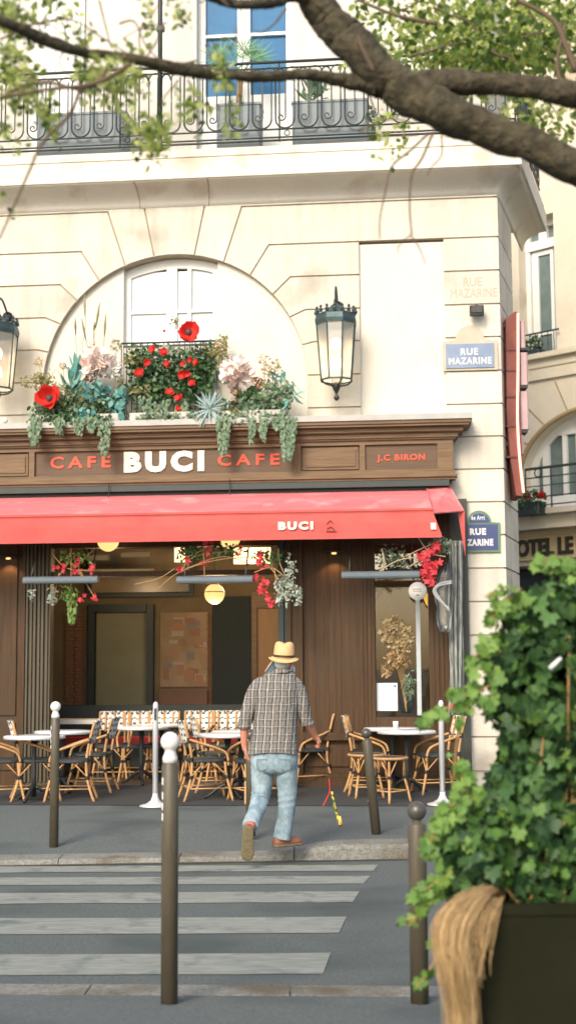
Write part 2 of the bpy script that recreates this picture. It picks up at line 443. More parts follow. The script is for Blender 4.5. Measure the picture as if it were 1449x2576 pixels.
# ================================================================== CAFE BUILDING
B = thing('corner_building', 'cream stone corner building with arched niche and wrought iron balcony above the cafe front', 'building', FO, -TH)
def arcx(z, side):
    d = max(0, r_a ** 2 - max(0, z - cz) ** 2) ** .5
    return cx + side * d
c0 = W(438, 975); cx, cz = c0.x, c0.z
r_a = (W(770, 960).x - W(108, 960).x) / 2
cz = W(438, 641).z - r_a
PR = .36; UB = .35
ZS = W(100, 463, PR).z                                   # soffit
zG = [W(100, v).z for v in (540, 637, 718, 800, 880, 962, 1043)]
while zG[-1] > .3: zG.append(zG[-1] - .425)
XL = -7.0
xq = W(1120, 900).x; xc = W(1262, 1000).x; xp = W(905, 850).x
sv_ = FRI @ Vector((.38, 1.25, 0))
z_fas = zf(1052, .3)
def inset(pts, d):
    n = len(pts); out = []
    A = sum(pts[i][0] * pts[(i + 1) % n][1] - pts[(i + 1) % n][0] * pts[i][1] for i in range(n))
    s = 1 if A > 0 else -1
    for i in range(n):
        p0 = Vector(pts[i - 1]); p1 = Vector(pts[i]); p2 = Vector(pts[(i + 1) % n])
        e1 = (p1 - p0).normalized(); e2 = (p2 - p1).normalized()
        n1 = Vector((-e1.y, e1.x)) * s; n2 = Vector((-e2.y, e2.x)) * s
        b = n1 + n2
        if b.length < 1e-6: b = n1
        b = b.normalized(); k = d / max(.35, b.dot(n1))
        out.append(tuple(p1 + b * k))
    return out
def onarc(z0, z1, side, n=10):
    return [(arcx(z0 + (z1 - z0) * i / n, side), z0 + (z1 - z0) * i / n) for i in range(n + 1)]
def ang_arc(a, b, n=10): return [(cx + r_a * math.cos(a + (b - a) * i / n), cz + r_a * math.sin(a + (b - a) * i / n)) for i in range(n + 1)]
def ang(u, v):
    w = W(u, v); return math.atan2(w.z - cz, w.x - cx)
g = .011
mbs = MB()
def blk(pts): mbs.prism_y(inset(pts, g), 0, .06)
JL = [((272, 544), (310, 654)), ((205, 636), (240, 691)), ((152, 719), (180, 744)), ((115, 799), (135, 806)), ((95, 876), (103, 881))]
jx = [W(a[0], a[1]).x for a, b in JL]; ja = [ang(*b) for a, b in JL]
kb_ = ang(387, 634); ktx = W(354, 470).x
for side in (-1, 1):
    mx = lambda x: x if side < 0 else 2 * cx - x
    ma = lambda a: a if side < 0 else PI - a
    far = [XL] * 8 if side < 0 else [xq + g, xq + g, xp + g, xp + g, xp + g, xp + g, xp + g, xp + g]
    def pg(pts): blk([(p[0], p[1]) for p in pts])
    kx = ktx
    arc = ang_arc(ma(kb_), ma(ja[0]))
    pg([(far[0], zG[0]), (far[0], ZS + g), (mx(kx), ZS + g)] + arc + [(mx(jx[0]), zG[0])])
    for k in range(1, 5):
        arc = ang_arc(ma(ja[k - 1]), ma(ja[k]))
        if side > 0 and k == 1:
            pg([(far[k], zG[k]), (far[k], zG[k - 1]), (mx(jx[k - 1]), zG[k - 1])] + arc + [(mx(jx[k]), zG[k])])
        else:
            pg([(far[k], zG[k]), (far[k], zG[k - 1]), (mx(jx[k - 1]), zG[k - 1])] + arc + [(mx(jx[k]), zG[k])])
    za = cz + r_a * math.sin(ja[4])
    pg([(far[5], zG[5]), (far[5], zG[4]), (mx(jx[4]), zG[4])] + onarc(za, zG[5], side))
    pg([(far[6], zG[6]), (far[6], zG[5])] + onarc(zG[5], zG[6], side))
    pg([(far[6], zG[6] - .5), (far[6], zG[6])] + onarc(zG[6], zG[6] - .5, side, 2))
# keystone
blk([(ktx, ZS + g), (2 * cx - ktx, ZS + g)] + ang_arc(PI - kb_, kb_))
# quoins: blocks turned round the canted corner
for i in range(len(zG) + 0):
    zt_ = ZS if i == 0 else zG[i - 1]; zb_ = zG[i]
    mbs.prism_z([(xq, 0), (xc, 0), (xc + sv_.x, sv_.y), (xc + sv_.x - 1.2, sv_.y + .1), (xq, .3)], zb_ + g, zt_ - g)
mbs.build('stone_wall', STONE, B)
# mortar bed behind the joints
mb = MB(); q = .03
mb.prism_y([(XL, zG[6] - .5), (XL, ZS), (xp - .01, ZS), (xp - .01, zG[6] - .5), (cx + r_a + .005, zG[6] - .5)] +
           [(cx + (r_a + .005) * math.cos(a), cz + (r_a + .005) * math.sin(a)) for a in [PI * i / 40 for i in range(41)]] + [(cx - r_a - .005, zG[6] - .5)], .022, .25)
mb.prism_y([(xp - .01, zG[1]), (xp - .01, ZS), (xq + .05, ZS), (xq + .05, zG[1])], .0221, .25)
mb.prism_z([(xq + .02, .022), (xc - .022, .022), (xc + sv_.x - .03, sv_.y - .01), (xc + sv_.x - 1.1, sv_.y + .05), (xq + .02, .28)], 0, ZS)
mb.build('mortar_bed', GROOVE, B)
# blind panel & tympanum
mb = MB(); mb.box(xp - .02, xq + .02, .045, .2, zG[6] - .6, zG[1] - .03); mb.build('blind_panel', RENDER, B)
mb = MB(); yt = .085
wx0, wx1 = W(314, 800, -.15).x, W(550, 800, -.15).x; wz0 = W(440, 868, -.15).z
rw = r_a - .002
def archtop(x): return cz + (max(0, rw ** 2 - (x - cx) ** 2)) ** .5
pl = [(cx - r_a - .05, zG[6] - .5), (cx - r_a - .05, cz)] + [(cx + (r_a + .02) * math.cos(PI - t), cz + (r_a + .02) * math.sin(PI - t)) for t in [i * PI / 30 for i in range(30)] if cx + (r_a + .02) * math.cos(PI - t) < wx0 - .01]
pl += [(wx0, archtop(wx0)), (wx0, zG[6] - .5)]
mb.prism_y(pl, yt, .4)
pr = [(2 * cx - p[0] if False else p[0], p[1]) for p in pl]
pr = [(cx + r_a + .05, zG[6] - .5), (cx + r_a + .05, cz)] + [(cx + (r_a + .02) * math.cos(t), cz + (r_a + .02) * math.sin(t)) for t in [i * PI / 30 for i in range(30)] if cx + (r_a + .02) * math.cos(t) > wx1 + .01]
pr += [(wx1, archtop(wx1)), (wx1, zG[6] - .5)]
mb.prism_y(pr, yt, .4)
mb.box(wx0, wx1, yt + .02, .4, zG[6] - .5, wz0)
mb.build('tympanum', RENDER, B)
# arched window
f = MB(); yw = .19; n = 14
topo = [(wx0 + (wx1 - wx0) * i / n, archtop(wx0 + (wx1 - wx0) * i / n)) for i in range(n + 1)]
def strip(mb, x0, x1, zt0, dz, y0, y1, n=8):
    pts = [(x0 + (x1 - x0) * i / n, zt0(x0 + (x1 - x0) * i / n)) for i in range(n + 1)]
    mb.prism_y(pts + [(p[0], p[1] - dz) for p in pts[::-1]], y0, y1)
strip(f, wx0, wx1, archtop, .13, yw, yw + .08, 14)
f.box(wx0, wx0 + .08, yw - .002, yw + .08, wz0, archtop(wx0) - .1)
f.box(wx1 - .08, wx1, yw - .002, yw + .08, wz0, archtop(wx1) - .1)
xm = (wx0 + wx1) / 2
f.box(xm - .07, xm + .07, yw - .01, yw + .08, wz0, archtop(xm) - .12)
xr_ = W(480, 800, -.2).x
f.box(xr_ - .04, xr_ + .012, yw - .006, yw + .08, wz0, archtop(xr_) - .12)
f.box(wx0 + .08, wx1 - .08, yw + .002, yw + .07, W(500, 782, -.2).z - .02, W(500, 782, -.2).z + .02)
wf = f.build('window_frame', WHITEP, B)
p_ = MB(); p_.box(wx0 + .05, xr_ - .02, yw + .04, yw + .046, wz0, archtop(xm) - .16); p_.build('painted_reflection_pane', M('painted_reflection', (.72, .74, .74), .06, spec=.9), wf)  # opaque pale pane, bright reflection painted as its colour
p_ = MB(); p_.box(xr_ + .01, wx1 - .05, yw + .04, yw + .046, wz0, archtop(wx1) - .05); p_.build('grey_pane', M('grey_pane', (.45, .52, .52), .1, (.55, .60, .60), 3, spec=.8), wf)
mb = MB(); mb.box(wx0, wx1, .1, .13, wz0 - .03, wz0 + .0); mb.tube([(wx0, -.02, wz0 + .0), (wx1, -.02, wz0)], .014)
for i in range(19): mb.tube([(wx0 + (wx1 - wx0) * i / 18, -.02, wz0), (wx0 + (wx1 - wx0) * i / 18, -.02, zG[6] - .1)], .007, 5)
mb.build('window_guard', IRON, B)
# slab / cornice
ns_ = Vector((sv_.y, -sv_.x)).normalized(); k_m = (1 - ns_.y * -1) / ns_.x; mi_ = Vector((k_m, -1))
CB = Vector((xc, 0)); CC = Vector((xc + sv_.x * 2, sv_.y * 2))
def slabpoly(off): p = CB + mi_ * off; q = CC + ns_ * off; return [(XL, -off), (p.x, p.y), (q.x, q.y), (XL, CC.y)]
z1 = W(100, 414, PR).z; z2 = W(100, 386, PR).z
mb = MB(); mb.prism_z(slabpoly(PR), ZS, z1)
mb.prism_z(slabpoly(PR - .05), z1, z1 + .03)
mb.prism_z(slabpoly(PR - .03), z1 + .03, z2 - .03)
mb.prism_z(slabpoly(PR - .09), z2 - .03, z2)
CST = M('cornice_stone', (.66, .61, .51), .9, (.73, .69, .60), 2, bump=.25, bscale=40, stain=((.52, .44, .34), 1.8, .57))
mb.build('balcony_slab', CST, B)
mb = MB(); mb.smooth = True; zc_0 = zG[0] + .03; rs_ = []   # concave cove carrying the slab
for p, d in ((Vector((XL, 0)), Vector((0, -1))), (CB, mi_), (CC, ns_)):
    ring = [(p.x - d.x * .02, p.y - d.y * .02, zc_0), ]
    for k in range(9):
        t_ = PI / 2 * k / 8; o_ = .003 + (PR - .045) * (1 - math.cos(t_)); ring.append((p.x + d.x * o_, p.y + d.y * o_, zc_0 + (ZS - .001 - zc_0) * math.sin(t_)))
    ring.append((p.x - d.x * .02, p.y - d.y * .02, ZS - .001)); rs_.append(ring)
mb.rings(rs_, cap=True); mb.build('cove', CST, B)
mb = MB()
for x_ in (ktx, 2 * cx - ktx):
    c_ = []
    for k in range(9):
        t_ = PI / 2 * k / 8; c_.append((x_ + (x_ - cx) * .06 * k / 8, -(.003 + (PR - .045) * (1 - math.cos(t_))) + .006, zc_0 + (ZS - .001 - zc_0) * math.sin(t_) + .0))
    mb.tube(c_, .010, 6)
mb.build('cove_joint', GROOVE, B)
# upper storey
ux = [xf(495, -UB, 100), xf(735, -UB, 100)]
zt = 12.5; zsill = z2
mb = MB()
mb.box(XL, ux[0], UB, UB + .3, z2, zt); mb.box(ux[1], xc - .1, UB, UB + .3, z2, zt)
mb.box(ux[0], ux[1], UB, UB + .3, z2 + 2.75, zt)
mb.prism_z([(xc - .1, UB + .31), (xc - .0995, UB + .001), (xc + sv_.x, sv_.y), (xc + sv_.x - .3, sv_.y)], z2, zt)
lx = [xf(80, -UB, 100), xf(215, -UB, 100)]
mb.build('upper_wall', M('upper_stone', (.62, .585, .51), .9, (.70, .67, .60), 1.5, bump=.2, bscale=30), B)
mb = MB(); mb.box(lx[0], lx[1], UB - .05, UB - .001, z2 + .1, z2 + 2.7); mb.box(lx[0] + .05, (lx[0] + lx[1]) / 2 - .02, UB - .07, UB - .052, z2 + .2, z2 + 2.6); mb.box((lx[0] + lx[1]) / 2 + .02, lx[1] - .05, UB - .07, UB - .052, z2 + .2, z2 + 2.6)
mb.build('white_shutter', WHITEP, B)
f = MB(); y = UB + .16
f.box(ux[0], ux[0] + .10, y, y + .1, z2, z2 + 2.75); f.box(ux[1] - .10, ux[1], y, y + .1, z2, z2 + 2.75)
um = xf(610, -UB, 100)
f.box(um - .09, um + .09, y - .01, y + .1, z2, z2 + 2.75)
for v in (88, -60): 
    z = W(600, v, -UB - .16).z; f.box(ux[0] + .1, ux[1] - .1, y + .003, y + .09, z - .022, z + .022)
zb = W(600, 240, -UB - .16).z
f.box(ux[0] + .1, ux[1] - .1, y + .005, y + .09, z2, zb)
wf = f.build('window_frame', WHITEP, B)
f = MB(); f.box(ux[0] + .05, um, y + .05, y + .055, zb - .02, z2 + 2.74); f.build('pane', BLUEG, wf)
f = MB(); f.box(um, ux[1] - .05, y + .05, y + .055, zb - .02, z2 + 2.74); f.build('pane', BLUEG, wf)
# body behind
mb = MB(); mb.box(XL, xc - .6, .71, 9, 4.55, 12.4); mb.box(XL, XL + .2, .41, 9, 0, 4.5); mb.box(xc - .8, xc - .62, .45, 9, 0, 4.5); mb.box(XL, xc - .6, 9, 9.2, 0, 12.5)
mb.build('rear_block', RENDER, B)
# railing
mb = MB(); RO = PR - .09; yr = -RO
rb0 = W(100, 383, RO).z; rb1 = W(100, 372, RO).z; rb2 = W(100, 352, RO).z; rt1 = W(100, 200, RO).z; rt0 = W(100, 186, RO).z
def rail_run(p0, p1, first):
    L = (p1 - p0).length; d = (p1 - p0).normalized()
    def Q(t, z, o=0): return Vector((p0.x + d.x * t, p0.y + d.y * t, z))
    for z, r in ((rt0, .020), (rt1 - .005, .012), (rb2 - .0, .012), (rb1, .012), (rb0 + .02, .015)):
        mb.tube([Q(0, z), Q(L, z)], r, 6)
    s = .305; k = 0; t = .1
    while t < L - .2:
        if k % 7 == 5:
            mb.tube([Q(t + .05, rb0), Q(t + .05, rt0)], .011, 6); 
            zz = (rb1 + rb2) / 2
            mb.tube([Q(t + .15 + .035 * math.cos(a), zz + .035 * math.sin(a)) for a in [i * PI / 6 for i in range(13)]], .007, 5, cap=False)
        R1 = .125; zc = rb2 + R1 + .012; zc2 = rt1 - .10
        # long bar into a J hook and inner curl
        pts = [Q(t, zc2)] + [Q(t, zc)] + [Q(t + R1 - R1 * math.cos(a), zc - R1 * math.sin(a)) for a in [i * PI / 10 for i in range(1, 11)]]
        top = [Q(t + .06 - .06 * math.cos(a), zc2 + .085 * math.sin(a)) for a in [PI - i * PI / 8 for i in range(0, 8)]]
        mb.tube(top + pts, .0115, 5)
        # inner bar ending in a spiral
        sp = [Q(t + .13, zc2 + .02), Q(t + .13, zc + .03)]
        for i in range(1, 16):
            a = i * .45; rr = .055 * (1 - i / 20)
            sp.append(Q(t + .13 - .055 + .055 * math.cos(0) - (.055 - rr * math.cos(a)) , zc + .03 - rr * math.sin(a)))
        mb.tube(sp, .0105, 5)
        mb.tube([Q(t + 2 * R1, zc), Q(t + 2 * R1, zc2 + .04)], .0095, 5)
        ar = [Q(t + .13 + .09 - .09 * math.cos(a), zc2 + .02 + .085 * math.sin(a)) for a in [i * PI / 8 for i in range(9)]]
        mb.tube(ar, .0095, 5)
        t += s; k += 1
pb = CB + mi_ * RO; pc = CC + ns_ * RO; pa = Vector((XL + 1, yr, 0)); pb = Vector((pb.x, pb.y, 0)); pc = Vector((pc.x, pc.y, 0))
rail_run(pa, pb, 1); rail_run(pb, pc, 0)
mb.build('balcony_railing', IRON, B)
mb = MB(); xx = xf(405, .3, 150); mb.tube([(xx, -PR + .03, z2 - .02), (xx - .01, -PR + .03, zt - .2)], .032, 8); mb.box(xx - .05, xx + .05, -PR, -PR + .08, W(405, 80, .3).z, W(405, 80, .3).z + .06)
mb.build('iron_pole', IRON, B)

# ------------------------------------------------------------------ shop front
zr0 = zf(1215, .30); zr1 = zf(1192, .28); zp0 = zf(1190, .22); zp1 = zf(1127, .22); zc0 = zf(1118, .3); zc1 = zf(1068, .42); zc2 = zf(1053, .48)
XLs = -5.2
xR = xf(1140, .28, 1160)
S = MB(); S.cm = 0
S.box(XLs, xR - .02, -.20, .12, zr0 - .02, zc0 + .01)                   # frieze body
def frz(x0, x1, z0, z1, y0=-.20, y1=-.255): S.box(x0, x1, y1, y0 - .0005, z0, z1)
x_s0, x_s1 = xf(88, .25, 1160), xf(740, .25, 1160); x_b0, x_b1 = xf(918, .25, 1160), xf(1100, .25, 1160)
x_l1 = xf(74, .25, 1160)
frz(XLs, xR, zr1 - .02, zp0); frz(XLs, xR, zp1, zc0 + .02)
frz(x_l1, x_s0, zp0, zp1); frz(x_s1, xf(757, .25, 1160), zp0, zp1); frz(xf(905, .25, 1160), x_b0, zp0, zp1); frz(x_b1, xR, zp0, zp1)
frz(XLs, x_l1 - .62, zp0, zp1)
# raised wood fields
for a, b in ((xf(757, .25, 1160) + .0, xf(905, .25, 1160)), (x_l1 - .62, x_l1)):
    S.box(a + .02, b - .02, -.225, -.2005, zp0 + .02, zp1 - .02); S.box(a + .055, b - .055, -.24, -.2255, zp0 + .055, zp1 - .055)
# lower mouldings
S.box(XLs, xR + .02, -.30, -.1, zr0, zr1 - .0201)
S.box(XLs, xR + .045, -.33, -.12, zr0 + .03, zr0 + .06)
# cornice: stepped profile, mitred end by stretching x
hh = zc1 - zc0
prof = [(0, .27, 0), (.10, .285, 1), (.2, .31, 1), (.36, .315, 1), (.40, .36, 1), (.5, .375, 1), (.62, .38, 1), (.66, .42, 1), (.8, .45, 1), (1.0, .47, 1)]
for i in range(len(prof) - 1):
    a, o1, _ = prof[i]; b_, o2, _ = prof[i + 1]
    S.box(XLs, xR + (o2 - .25) * 1.0, -o2, .1, zc0 + .02 + (hh - .02) * a + .0005 * i, zc0 + .02 + (hh - .02) * b_)
S.build('fascia', WOODF, B)
fa = [o for o in B.children if o.name.startswith('fascia')][0]
mb = MB(); mb.box(x_s0, x_s1, -.214, -.2003, zp0 + .001, zp1 - .001); mb.box(x_b0, x_b1, -.214, -.2003, zp0 + .001, zp1 - .001); mb.build('sign_board', WOODD, fa)
mb = MB(); mb.box(XLs, xR + .24, -.49, .1, zc1 + .003, zc2 + .01); mb.build('zinc_ledge', ZINC, fa)
mb = MB(); mb.box(XLs, xf(1130, .3, 1220), -.30, -.02, zf(1231, .3), zr0 - .006); mb.box(XLs, xf(1120, .3, 1220), -.20, -.02, zf(1243, .2) - .05, zf(1231, .3) - .004); mb.build('awning_rail', CHARC, B)
L_ = lambda s, u0, u1, v0, v1, mat, par, nm='letters', off=.214, fat=.02, uu=None, **k: text_mesh(nm, s, W(u0, v1, off).x, W(u1, v1, off).x, W((u0 + u1) / 2, v1, off).z, W((u0 + u1) / 2, v0, off).z, -off - .0005, mat, par, fat, **k)
L_('CAFE', 128, 280, 1148, 1178, ORANGE, fa, fat=.025, spacing=1.45)
L_('BUCI', 313, 515, 1135, 1188, CREAM, fa, fat=.065, spacing=1.35, depth=.02)
L_('CAFE', 548, 704, 1142, 1171, ORANGE, fa, fat=.025, spacing=1.45)
L_('J.C BIRON', 948, 1069, 1143, 1163, ORANGE, fa, fat=.03, spacing=1.15)
# faded engraved street name on the stone
L_('RUE', 1165, 1212, 698, 720, ENGR, B, 'engraved_lettering', 0.0, .01, depth=.002)
L_('MAZARINE', 1133, 1250, 726, 748, ENGR, B, 'engraved_lettering', 0.0, .0, depth=.002)

# ground floor wood front
F = MB(); zl = .14; zlin = zr0 - .03
def pan(x0, x1, z0, z1, y=-.10, d=.03, m=.05):
    F.box(x0, x1, y - .0, y + .18, z0, z1)
    F.box(x0 + m, x1 - m, y - d, y - .0005, z0 + m, z1 - m)
xa = [xf(u, .1, 1700) for u in (60, 125, 700, 735, 762, 905, 945, 1060, 1080, 1140, 1182)]
F.box(XLs, xa[0] - .02, -.08, .1, zl, zlin); F.box(XLs, xa[0] - .1, -.105, -.081, zl + .9, zlin - .3); F.box(XLs, xa[0] - .1, -.105, -.081, zl + .2, zl + .8)
F.box(xa[0] - .02, xa[0] + .02, -.14, .1, zl, zlin)
F.box(xa[2] + .12, xa[4], -.10, .1, zl, zlin); F.box(xa[2] + .12, xa[2] + .17, -.14, -.1005, zl, zlin); F.box(xa[4] - .04, xa[4], -.13, -.1005, zl, zlin)
F.box(xa[4], xa[5], -.06, .1, zl, zlin)
zd = zf(1842, .1); zd2 = zf(1862, .1)
F.box(xa[4], xa[9], -.15, -.0605, zd2, zd)
F.box(xa[4] + .03, xa[5] - .03, -.085, -.0605, zl + .25, zd2 - .06)
F.box(xa[4] - .06, xa[10], -.17, -.0, zl, zl + .12); F.box(xa[4] - .06, xa[10], -.145, -.0, zl + .1205, zl + .17)
for k, xx in enumerate((xa[4] + .16, xa[4] + .32, xa[4] + .48, xa[4] + .62)): F.box(xx, xx + .006, -.066, -.0605, zd + .01, zlin)
F.box(xa[5], xa[6], -.12, .1, zl, zlin)
for k in range(4): F.box(xa[5] + .02 + k * .05, xa[5] + .045 + k * .05, -.135, -.1205, zd + .02, zlin - .1)
# display window surround
zw0 = zf(1800, .1); zw1 = zf(1455, .1)
F.box(xa[6], xa[8], -.12, .1, zl + .17, zw0 - .03); F.box(xa[6], xa[8], -.12, .1, zw1, zw1 + .09); F.box(xa[6], xa[8], -.12, .1, zf(1375, .1), zlin)
F.box(xa[8], xa[9], -.12, .1, zl, zlin)
for k in range(5): F.box(xa[8] + .03 + k * .06, xa[8] + .06 + k * .06, -.14, -.1205, zd + .02, zlin - .1)
F.box(xa[1], xa[2] + .12, -.05, .1, zf(1372, .1), zlin)                      # lintel over the opening
F.box(xa[1], xa[2] + .12, -.03, .08, zf(1445, .1) - .0, zf(1438, .1) + .03)  # transom bar
F.build('wooden_front', WOOD, B)
D = MB()
D.box(xa[0] + .022, xa[1], -.09, .08, zl, zlin)
for k in range(6): 
    xk = xa[0] + .03 + k * .052; D.box(xk, xk + .026, -.13 + .01 * (k % 2), -.0905, zl + .05, zlin - .05)
D.build('folded_door', M('folded_door_paint', (.05, .040, .022), .55, (.095, .078, .048), 5, (8, 8, .5)), B)
D = MB(); D.box(xa[2], xa[2] + .1195, -.10, .08, zl, zlin); D.box(xa[2] + .045, xa[2] + .075, -.14, -.1005, zl, zlin)
D.build('door_jamb', CHARC, B)
D = MB(); D.box(xa[6] + .0, xa[8], -.02, -.012, zw0 - .03, zw1); D.build('display_glass', glass('display_glass', (.95, .95, .93), .015), B)
D = MB(); D.box(xa[6] + .0, xa[8], -.02, -.012, zw1 + .09, zf(1375, .1)); D.build('transom_glass', GLASSG, B)
D = MB(); xk = xf(1047, .12, 1650); D.box(xk, xf(1058, .12, 1650), -.14, -.1205, zw0, zw1 - .12); D.build('white_strip', M('strip_paint', (.34, .38, .40), .6, (.46, .50, .51), 6), B)
D = MB(); D.prism_z([(xa[9] + .001, -.10), (xa[10], -.10), (xa[10], .05), (xa[9] + .001, .05)], zl, zlin - .2)
D.build('end_post', M('end_post_paint', (.022, .026, .022), .5, (.05, .055, .045), 6, (6, 6, 1)), B)

# ------------------------------------------------------------------ interior
I = MB(); yi = 3.2
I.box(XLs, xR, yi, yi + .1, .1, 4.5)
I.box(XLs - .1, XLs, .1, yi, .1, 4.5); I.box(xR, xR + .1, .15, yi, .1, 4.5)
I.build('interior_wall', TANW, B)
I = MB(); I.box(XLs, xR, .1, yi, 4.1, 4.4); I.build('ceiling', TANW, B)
I = MB(); I.box(XLs, xR, .0, yi, .08, .142); I.build('interior_floor', M('tile', (.10, .08, .06), .4, (.15, .12, .09), 4), B)
Wi = lambda u, v: W(u, v, -yi)
def ib(mb, u0, u1, v0, v1, y0, y1):
    a = Wi(u0, v1); b = Wi(u1, v0); mb.box(a.x, b.x, yi - y1, yi - y0, a.z, b.z)
fr = MB(); ib(fr, 225, 243, 1520, 1860, .0, .12); ib(fr, 372, 390, 1520, 1860, 0, .12); ib(fr, 243, 372, 1520, 1541, 0, .12); ff = fr.build('interior_door_frame', CHARC, B)
p_ = MB(); ib(p_, 243, 372, 1541, 1860, 0, .04); p_.build('olive_door_leaf', OLIVE, ff)
fr = MB(); ib(fr, 225, 492, 1492, 1504, .1, .16); ib(fr, 481, 492, 1380, 1492, .1, .16); ib(fr, 225, 236, 1380, 1492, .1, .16); mf = fr.build('mirror_frame', CHARC, B)
p_ = MB(); ib(p_, 236, 481, 1380, 1492, .09, .12); p_.build('mirror', M('old_mirror', (.16, .12, .065), .3, (.28, .22, .13), 2, spec=.8, stain=((.12, .14, .12), 2.5, .5)), mf)
p_ = MB(); ib(p_, 404, 524, 1540, 1728, .0, .03); ps = p_.build('poster', M('old_poster', (.23, .17, .10), .8, (.32, .23, .15), 1.6, contrast=.1), B)
p_ = MB()
rs_ = random.Random(3)
for i in range(26):
    u = rs_.uniform(408, 505); v = rs_.uniform(1548, 1700); p_.cm = i % 4; ib(p_, u, min(521, u + rs_.uniform(8, 30)), v, v + rs_.uniform(6, 30), .0305 + .0004 * i, .031 + .0004 * i)
p_.build('poster_picture', [M('poster_a', (.30, .16, .10)), M('poster_b', (.18, .16, .16)), M('poster_c', (.33, .27, .20)), M('poster_d', (.24, .13, .08))], ps)
p_ = MB(); ib(p_, 404, 524, 1735, 1790, 0, .1); p_.build('sideboard', M('dark_red_wood', (.11, .045, .02), .5, (.16, .07, .035), 5), B)
BRK = M('brick', (.16, .075, .045), .85, (.24, .13, .08), 12)
for (u0, u1) in ((165, 210), (522, 533)):
    br = MB(); v = 1545; k = 0
    while v < 1800:
        w = u1 - u0
        off = (k % 2) * w * .25
        ib(br, u0 + off * .3, u0 + w * .48 + off * .3, v, v + 6.5, 0, .04); ib(br, u0 + w * .55 + off * .3, u1 + off * .2, v, v + 6.5, 0, .037); v += 8.5; k += 1
    br.build('brick_strip', BRK, B)
dd = MB(); ib(dd, 536, 640, 1500, 1860, 0, .05); dd.build('painted_doorway_shade', M('painted_doorway_shade', (.012, .02, .022), .8, (.022, .034, .036), 9, (9, 9, .5)), B)  # dark panel painting the shade of the open doorway
dd = MB(); ib(dd, 636, 648, 1490, 1860, 0, .1); ib(dd, 648, 700, 1490, 1530, 0, .1); wd = dd.build('wooden_door_frame', WOODF, B)
dd = MB(); ib(dd, 648, 700, 1531, 1860, 0, .05); dd.build('door_leaf', M('ochre_door', (.24, .13, .045), .5, (.33, .19, .075), 3, (9, 9, .6)), wd)
# shelf above the transom; glowing panels paint in its brightly lit spots
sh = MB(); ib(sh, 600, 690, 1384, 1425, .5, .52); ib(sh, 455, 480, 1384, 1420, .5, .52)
sh.build('lit_spot_panel', M('lit_spot_glow', (.9, .7, .4), .5, emit=(1, .70, .33), estr=1.7), B)
sh = MB(); ib(sh, 240, 410, 1438, 1460, .6, .7); ib(sh, 245, 300, 1405, 1418, .6, .7); ib(sh, 330, 400, 1398, 1410, .6, .68); sh.build('shelf', M('pale_shelf', (.16, .17, .14), .6, (.26, .23, .17), 5), B)
# ================================================================== AWNING
A = thing('awning', 'long red canvas awning with a white name on its front flap, over the cafe terrace', 'awning', FO, -TH)
Zf = lambda v, off, u=600: W(u, v, off).z
top = catmull([(0, -.14, Zf(1241, .14)), (0, -.5, Zf(1249, .5)), (0, -.85, Zf(1268, .85)), (0, -1.08, Zf(1283, 1.08)), (0, -1.16, Zf(1290, 1.16))], 4)
prof = [(p.y, p.z) for p in top] + [(p.y + .004, p.z - .014) for p in top[::-1]]
xe0 = xf(1070, .14, 1240); xe1 = xf(1086, 1.16, 1290)
mb = MB(); mb.smooth = False
n_ = len(prof)
mb.add([(-5.6, a, b) for a, b in prof] + [(xe0 + (xe1 - xe0) * min(1, max(0, (-a - .14) / 1.02)), a, b) for a, b in prof],
       [tuple(range(n_)), tuple(range(2 * n_ - 1, n_ - 1, -1))] + [(i, i + n_, (i + 1) % n_ + n_, (i + 1) % n_) for i in range(n_)])
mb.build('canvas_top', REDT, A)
mb = MB(); zb_ = Zf(1357, 1.2); zt_ = Zf(1291.5, 1.2); xv0 = xf(1087, 1.2, 1291); xv1 = xf(1112, 1.2, 1347)
cols = 60; b0 = len(mb.v)
for k in range(cols + 1):
    t = k / cols; 
    for j, s in enumerate((0, .08, .45, .9, 1)):
        x = -5.6 + ((xv0 + (xv1 - xv0) * s) + 5.6) * t
        mb.v.append(Vector((x, -1.195 - .012 * math.sin(s * PI) * (1 + .5 * math.sin(k * 1.3)) - (.012 if s == 0 else 0), zt_ + (zb_ - zt_) * s + (.004 * math.sin(k * .9) if s == 1 else 0))))
for k in range(cols):
    for j in range(4): mb.face([k * 5 + j, k * 5 + j + 1, (k + 1) * 5 + j + 1, (k + 1) * 5 + j])
n0 = len(mb.v)
mb.v += [v + Vector((0, .006, 0)) for v in mb.v[:n0]]
for f_ in list(mb.f): mb.face([i + n0 for i in f_[::-1]])
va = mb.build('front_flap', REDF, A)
mb = MB(); mb.box(-5.6, xv0 + .01, -1.215, -1.165, zt_ - .0, zt_ + .026); mb.box(-5.6, xv1 - .005, -1.21, -1.188, zb_ - .012, zb_ + .012); mb.build('edge_bar', REDF, A)
Wv = lambda u, v: W(u, v, 1.22)
text_mesh('letters', 'BUCI', Wv(700, 1333).x, Wv(788, 1333).x, Wv(744, 1333).z, Wv(744, 1312).z, -1.2225, CREAM, va, .06, depth=.004, spacing=1.3)
mb = MB(); a = Wv(1083, 1332); b = Wv(1096, 1315); mb.box(a.x, b.x, -1.226, -1.222, a.z, b.z); mb.build('small_tag', CREAM, va)
mb = MB()                                        # faint grey sketch left of the tag
for (pa_, pb_) in [((822, 1318), (830, 1309)), ((830, 1309), (838, 1316)), ((822, 1330), (832, 1325)), ((832, 1325), (842, 1333)), ((820, 1336), (846, 1337))]:
    p = Wv(*pa_); q = Wv(*pb_); mb.tube([(p.x, -1.222, p.z), (q.x, -1.222, q.z)], .006, 4)
mb.build('faint_mark', M('faded_mark', (.22, .06, .05), .8), va)
mb = MB()                                        # canted end panel
